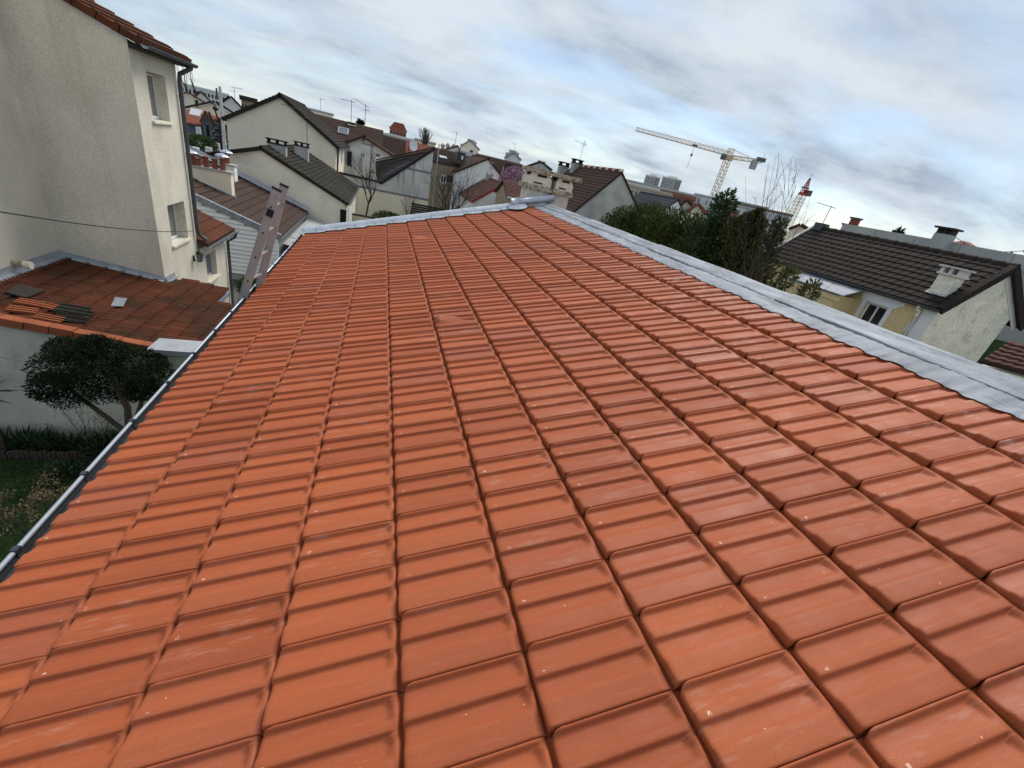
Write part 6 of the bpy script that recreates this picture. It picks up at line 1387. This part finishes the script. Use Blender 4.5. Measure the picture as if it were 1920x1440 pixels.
# --- skyline between the gables
block('far_building', 'white terrace of low buildings on the skyline left of the brick block', (676, 239), (728, 256), 190, 12, 'apart_white', 2, 9, roof='apart_white', skip=.3)
bt_, L_, u_, wd, zt, nrm = block('brick_apartments', 'red brick apartment block with white balcony bands on the skyline', (731, 240), (762, 247), 210, 10, 'redbrick', 5, 5, roof='redbrick', wcol='glass_dark', wfrac=(.42, .5), roof_h=.5)
for k in range(3): b = MB(); b.obox(L_ + V3(0, 0, zt - GZ - 2.6 - k * 3.0) + nrm * .05, u_ * wd, nrm * .4, V3(0, 0, .6)); build(b, 'band', 'apart_white', bt_)
b = MB(); b.prism([L_ + V3(0, 0, zt - GZ + .5), L_ + u_ * wd + V3(0, 0, zt - GZ + .5), L_ + u_ * (wd * .8) + V3(0, 0, zt - GZ + 2.6), L_ + u_ * (wd * .25) + V3(0, 0, zt - GZ + 2.6)], -nrm * 9); build(b, 'hipped_roof', 'redtile', bt_)
block('far_building', 'white base building with dark windows below the red brick block', (724, 252), (780, 266), 180, 12, 'apart_white', 3, 12, roof='apart_white', wfrac=(.6, .5))
block('far_building', 'cream flats with dark windows under the round bare tree on the skyline', (778, 262), (816, 272), 170, 12, 'render_warm', 3, 9, roof='apart_cream', wfrac=(.6, .5))
q = aD(797, 262, 165); t_ = thing('bare_tree', 'round grey leafless tree on the skyline above the long brown roof', 'tree', V3(q.x, q.y, GZ)); mb = MB(); rn = random.Random(2)
for k in range(34):
    a = rn.uniform(0, 6.28); r_ = rn.uniform(0, .75); branch_tree(mb, V3(q.x, q.y, q.z - 2.5), (math.cos(a) * r_, math.sin(a) * r_, 1), 4.2, .13, 1, rn, .25, .2, .6, (3, 5), 3, .06, None, (.3, .5))
mb.tube([V3(q.x, q.y, GZ), V3(q.x, q.y, q.z - 2.2)], .4, 6); build(mb, 'branches', 'twig', t_)
far_house('far_house', 'white house with a sloping brick red roof and chimney pots on the skyline', (859, 275), (828, 284), (862, 292), 100, 9, 'apart_white', 'redtile')
for k, (x, y) in enumerate(((830.5, 272), (840, 271.5), (851, 273))):
    p = aD(x, y, 101); b = MB(); b.lathe(V3(p.x, p.y, p.z - 2.0), [(.35, 0), (.35, 1.7), (.5, 1.72), (.5, 1.95), (.2, 2.3)], 8); tag(build(b, 'chimney_pot', 'apart_grey', None, V3(p.x, p.y, p.z - 2.0)), ['grey chimney flue on the brick red roof, leftmost of three', 'grey chimney flue on the brick red roof, middle of three', 'grey chimney flue on the brick red roof, rightmost of three'][k], 'chimney', 'flues of the brick red roof')
antenna('tv_antenna', 'TV aerial above the brick red roof on the skyline', aD(853, 274, 100), 2.6, [(2.4, (-1, 0, 0), 1.4, 4, .6)], r=.05)
t_, r_ = far_house('far_house', 'pale stepped house with many chimneys and small windows on the skyline', (881, 264.5), (865, 274), (898, 281), 130, 8, 'render_warm', 'apart_grey', win=[(.52, .68, 2.0, 1.4), (.5, .72, 4.6, 2.0), (.2, .3, 4.2, 1.2)])
for (x, y) in ((880, 263), (886, 265), (890, 268), (867, 272)): p = aD(x, y, 131); b = MB(); b.box((p.x - .5, p.y - .3, p.z - 2), (p.x + .5, p.y + .3, p.z + .3)); build(b, 'chimney', 'concrete', t_)
block('far_building', 'white blank wall with one small window below the stepped pale house', (856, 281), (900, 292), 110, 6, 'apart_white', 1, 3, roof='apart_white', skip=.6, roof_h=.2)
t_, r_ = far_house('far_house', 'white gable house with a cluster of chimneys on the skyline above the brown roof', (963, 288), (947, 297), (976, 301), 100, 10, 'apart_white', 'apart_grey', win=[(.82, .96, 2.1, .9)])
for (x, y, h_) in ((952, 286, 0), (958, 284, .3), (965, 284.5, .2), (970, 287, .1)): p = aD(x, y, 102); b = MB(); b.box((p.x - .35, p.y - .3, p.z - 1.8), (p.x + .35, p.y + .3, p.z + h_)); build(b, 'chimney', 'concrete', t_)
antenna('tv_antenna', 'thin TV aerial over the white gable with the chimney cluster', aD(963, 286, 101), 1.7, [(1.6, (-1, 0, 0), .9, 3, .4)], r=.04)
t_, r_ = far_house('far_house', 'dark roofed grey gable half hidden by the top of the concrete chimney', (1014, 305), (990, 313), (1033, 320), 85, 9, 'render_grey', 'browntile')
for (x, y) in ((1011, 302), (1021, 305)): p = aD(x, y, 86); b = MB(); b.lathe(V3(p.x, p.y, p.z - .8), [(.25, 0), (.22, .8), (.3, .85), (.1, 1.0)], 8); build(b, 'chimney_pot', 'concrete', t_)
# --- right: blue black roof, cream gable, apartments
Yb = 46.0
ab, lb2, rb2 = aY(1272, 374, Yb), aY(1240, 397, Yb), aY(1281, 394, Yb)
gable_house('blue_roof_house', 'white gable house with a blue black tile roof above the evergreen screen', (30, 50, GZ), Yb, 54.5, lb2.x - .8, lb2.z - .55, ab.x, ab.z, rb2.x + .4, rb2.z - .5, 'render_white', 'slate', 11, .2, .12, .14, 0, 'l', gutter=False)
far_house('far_house', 'brown roofed house just right of the white pointed gable', (1287, 378), (1272, 392), (1303, 394), 64, 7, 'render_grey', 'browntile')
far_house('cream_slit_house', 'cream gable house with a dark slit window and red brown roof above the conifers', (1306, 386), (1289, 400), (1322, 404), 46, 3.5, 'render_warm', 'redtile', win=[(.36, .47, 2.4, .75)])
far_house('far_house', 'rusty red roof squeezed between the grey gable and the blue black roof', (1196, 384), (1188, 390), (1206, 396), 62, 5, 'render_warm', 'redtile')
block('apartment_building', 'long cream apartment block with small square windows behind the blue black roof', (1176, 349), (1304, 376), 150, 12, 'apart_cream', 3, 16, roof='apart_cream', wfrac=(.28, .42), skip=.15)
block('apartment_building', 'white apartment block with a flat roof at the foot of the grey gable', (1174, 340), (1262, 358), 185, 12, 'apart_white', 3, 9, roof='apart_grey', wfrac=(.3, .45), skip=.2)
block('apartment_building', 'brown topped apartment block left of the crane mast', (1240, 353), (1305, 371), 168, 12, 'apart_brown', 3, 9, roof='apart_grey', wfrac=(.3, .5))
block('apartment_building', 'red brick apartment block with tall windows left of the crane foot', (1263, 366), (1302, 377), 130, 10, 'redbrick', 3, 9, roof='redbrick', wfrac=(.35, .6))
block('apartment_building', 'white stepped apartment block right behind the crane mast', (1303, 364), (1376, 383), 175, 12, 'apart_white', 4, 10, roof='apart_grey', wfrac=(.25, .5), skip=.35)
block('apartment_building', 'white modern block with a dark brown top floor right of the tall conifer', (1374, 385), (1470, 408), 160, 12, 'apart_white', 4, 9, roof='apart_grey', wfrac=(.28, .5), skip=.3)
block('penthouse_floor', 'dark brown set-back top floor on the white modern block', (1376, 377), (1440, 392), 163, 10, 'apart_brown', 1, 7, roof='apart_grey', wfrac=(.3, .5), roof_h=.4)
block('apartment_building', 'white modern block with dark loggias behind the bare stems', (1432, 394), (1484, 407), 150, 12, 'apart_white', 3, 5, roof='apart_brown', wfrac=(.55, .6), wcol='apart_grey')
block('apartment_building', 'red brown building low behind the tall feathery conifer', (1358, 394), (1384, 400), 110, 8, 'redbrick', 2, 4, roof='apart_brown', wfrac=(.4, .5))
far_house('far_house', 'small white gable low among the conifer tips', (1428, 411), (1417, 419), (1437, 421), 75, 8, 'apart_white', 'browntile')
far_house('far_house', 'orange tiled roof glimpsed through the conifers, left', (1340, 424), (1326, 431), (1352, 436), 55, 7, 'render_warm', 'orangetile')
far_house('far_house', 'orange tiled roof glimpsed between the bare stems, right', (1418, 430), (1405, 438), (1432, 442), 55, 7, 'render_warm', 'orangetile')
far_house('far_house', 'brown roofed house low beside the far corner of the dark tiled roof', (1500, 424), (1480, 432), (1522, 438), 60, 8, 'render_warm', 'browntile_red')
for k, (tl, tr, bt, lab) in enumerate((((1211, 329), (1238, 335.5), 352, 'grey high-rise tower, the left of two on the horizon'), ((1243, 332), (1278, 340.5), 356, 'grey high-rise tower with a pale side, the right of two on the horizon'))):
    t_, L_, u_, wd, zt, nrm = block('tower_block', lab, tl, tr, 900, 22, 'apart_grey', 9, 7, roof='apart_white', wfrac=(.6, .45), group='high-rise towers on the horizon', roof_h=2)
    for f in range(9): b = MB(); b.obox(L_ + V3(0, 0, zt - GZ - 3.0 * (f + 1)) + nrm * .2, u_ * wd * .58, nrm * 1.2, V3(0, 0, 1.0)); build(b, 'balcony', 'apart_white', t_)
    b = MB(); b.obox(L_ + u_ * wd * .60 + nrm * .2, u_ * wd * .1, nrm * 1.0, V3(0, 0, zt - GZ + 1.5)); build(b, 'pilaster', 'apart_cream', t_)
    b = MB(); b.obox(L_ + u_ * wd * .25 + V3(0, 0, zt - GZ + 2.01) - nrm * 6, u_ * wd * .5, -nrm * 8, V3(0, 0, 3.2)); build(b, 'plant_room', 'apart_white', t_)
# rest of the town up to the horizon: rows of plain houses seen only in the gaps
rn = random.Random(11); k = 0
for D in (250, 380, 560):
    az = -40
    while az < 66:
        a = math.radians(az + rn.uniform(-.6, .6)); w = rn.uniform(7, 13); x, y = EYE[0] + D * math.sin(a), EYE[1] + D * math.cos(a); h = rn.uniform(5.0, 7.4)
        az += math.degrees(w / D) * rn.uniform(1.5, 2.6)
        q = topx((x, y, GZ + h))
        if q[2] < 1 or not (-80 < q[0] < 2000): continue
        k += 1
        if k > 170: break
        b = MB(); wl_ = rn.choice(['render_warm', 'apart_white', 'render_white', 'render_old']); rf_ = rn.choice(['browntile', 'redtile', 'browntile_red', 'darktile', 'orangetile'])
        b.box((x - w / 2, y, GZ), (x + w / 2, y + 8, GZ + h - 2.2)); b.m = 1
        if rn.random() < .5: b.prism([V3(x - w / 2 - .3, y - .3, GZ + h - 2.2), V3(x - w / 2 - .3, y + 8.3, GZ + h - 2.2), V3(x - w / 2 - .3, y + 4, GZ + h)], V3(w + .6, 0, 0))
        else: b.prism([V3(x - w / 2 - .3, y - .3, GZ + h - 2.2), V3(x + w / 2 + .3, y - .3, GZ + h - 2.2), V3(x, y - .3, GZ + h)], V3(0, 8.6, 0))
        tag(build(b, 'distant_house', [wl_, rf_], None, V3(x, y, GZ)), 'distant plain house with a tiled roof, one of many filling the town to the horizon', 'house', 'distant houses filling the town')

# ================================================================== CRANES
def lattice(mb, p0, p1, w, up, n, r=.09, tri=False, w1=None):
    p0, p1, up = Vector(p0), Vector(p1), Vector(up).normalized(); ax = (p1 - p0).normalized(); s = ax.cross(up).normalized(); w1 = w1 or w
    cs = [(-.5, -.5), (.5, -.5), (.5, .5), (-.5, .5)] if not tri else [(-.5, 0), (.5, 0), (0, 1.0)]
    P_ = lambda c, f: p0.lerp(p1, f) + s * c[0] * (w + (w1 - w) * f) + up * c[1] * (w + (w1 - w) * f)
    for c in cs: mb.tube([P_(c, 0), P_(c, 1)], r, 4)
    for k in range(n):
        f0, f1 = k / n, (k + 1) / n
        for i in range(len(cs)):
            a, b_ = cs[i], cs[(i + 1) % len(cs)]
            if k % 2: a, b_ = b_, a
            mb.tube([P_(a, f0), P_(b_, f1)], r * .6, 3, cap=False); mb.tube([P_(cs[i], f1), P_(cs[(i + 1) % len(cs)], f1)], r * .5, 3, cap=False)
mt = aD(1364, 300, 230); jd = V3(-RM[0][0], -RM[0][1], 0).normalized(); pn = V3(jd.y, -jd.x, 0)
cr1 = thing('tower_crane', 'pale tower crane with a long horizontal jib over the town', 'crane', V3(mt.x, mt.y, GZ))
b = MB(); lattice(b, V3(mt.x, mt.y, GZ), V3(mt.x, mt.y, mt.z), 2.3, pn, 22, .14); build(b, 'mast', 'crane', cr1)
b = MB(); b.box((mt.x - 1.5, mt.y - 1.5, mt.z), (mt.x + 1.5, mt.y + 1.5, mt.z + 1.6)); lattice(b, V3(mt.x, mt.y, mt.z + 1.6), V3(mt.x, mt.y, mt.z + 4.4), 2.0, pn, 2, .13); build(b, 'slewing_unit', 'crane', cr1)
jt = aP(1192, 245, (mt.x, mt.y, mt.z), pn); jz = mt.z + 1.6
jt.z = jt.z if abs(jt.z - jz) < 6 else jz
b = MB(); lattice(b, V3(mt.x, mt.y, jz), V3(jt.x, jt.y, jt.z), 1.7, (0, 0, 1), 40, .10, True, 1.3); jib = build(b, 'jib', 'crane', cr1)
ct = aP(1428, 303, (mt.x, mt.y, mt.z), pn)
b = MB(); lattice(b, V3(mt.x, mt.y, jz - .3), V3(ct.x, ct.y, ct.z), 1.3, (0, 0, 1), 10, .13); b.tube([V3(mt.x, mt.y, mt.z + 4.4), V3(mt.x, mt.y, jz).lerp(ct, .62) + V3(0, 0, .8)], .12, 4); build(b, 'counter_jib', 'crane', cr1)
b = MB(); q = V3(mt.x, mt.y, jz).lerp(ct, .72); b.obox(q - V3(0, 0, 3.4) - pn * .7, -jd * 2.6, pn * 1.4, V3(0, 0, 3.6)); build(b, 'ballast', 'apart_grey', cr1)
b = MB(); q = V3(mt.x, mt.y, jz).lerp(ct, .84); b.obox(q - pn * .9, -jd * 3.6, pn * 1.8, V3(0, 0, 1.5)); b.tube([q - jd * 2.6 + V3(0, 0, 1.5), q - jd * 2.6 + V3(0, 0, 3.2)], .1, 4); build(b, 'winch', 'crane_grey', cr1)
b = MB(); b.obox(V3(mt.x, mt.y, mt.z - .3) + jd * 1.6 - pn * .9, jd * 1.6, pn * 1.6, V3(0, 0, 2.2)); build(b, 'cab', 'crane_grey', cr1)
tr_ = aP(1302, 275, (mt.x, mt.y, mt.z), pn); hk = aP(1296, 289, (mt.x, mt.y, mt.z), pn); lw = aP(1288, 316, (mt.x, mt.y, mt.z), pn)
b = MB(); b.obox(tr_ - jd * 1.0 - pn * .8, jd * 2.0, pn * 1.6, V3(0, 0, .8)); trl = build(b, 'trolley', 'crane_grey', cr1)
b = MB(); b.tube([tr_, V3(tr_.x, tr_.y, hk.z)], .09, 4); b.tube([V3(tr_.x, tr_.y, hk.z - 1), V3(tr_.x, tr_.y, lw.z)], .08, 4); build(b, 'hoist_cable', 'crane_grey', cr1)
b = MB(); b.lathe(V3(tr_.x, tr_.y, hk.z - 1.0), [(.1, 0), (.5, .5), (.4, 1.1), (.1, 1.5)], 8); build(b, 'hook_block', 'crane_grey', cr1)
m2 = aD(1504, 366, 190)
cr2 = thing('luffing_crane', 'tower crane with a red top and lattice mast behind the bare shrub', 'crane', V3(m2.x, m2.y, GZ))
b = MB(); lattice(b, V3(m2.x, m2.y, GZ), V3(m2.x, m2.y, m2.z), 1.9, (0, 1, 0), 18, .13); build(b, 'mast', 'crane', cr2)
t2 = aD(1516, 334, 190)
b = MB(); lattice(b, V3(m2.x, m2.y, m2.z), V3(m2.x, m2.y, t2.z), 1.7, (0, 1, 0), 7, .15, False, .3); b.tube([V3(m2.x, m2.y, t2.z), V3(m2.x, m2.y, t2.z + 1.6)], .08, 4); b.box((m2.x - .95, m2.y - .95, m2.z), (m2.x + .95, m2.y + .95, m2.z + .7)); build(b, 'tower_head', 'crane_red', cr2)
b = MB(); b.box((m2.x + 1.0, m2.y - 1.1, m2.z + .1), (m2.x + 2.7, m2.y + .8, m2.z + 1.9)); build(b, 'cab', 'crane_grey', cr2)
b = MB(); b.box((m2.x - 1.5, m2.y - .6, m2.z + 2.2), (m2.x + 1.2, m2.y + .6, m2.z + 2.5)); build(b, 'platform', 'crane_grey', cr2)
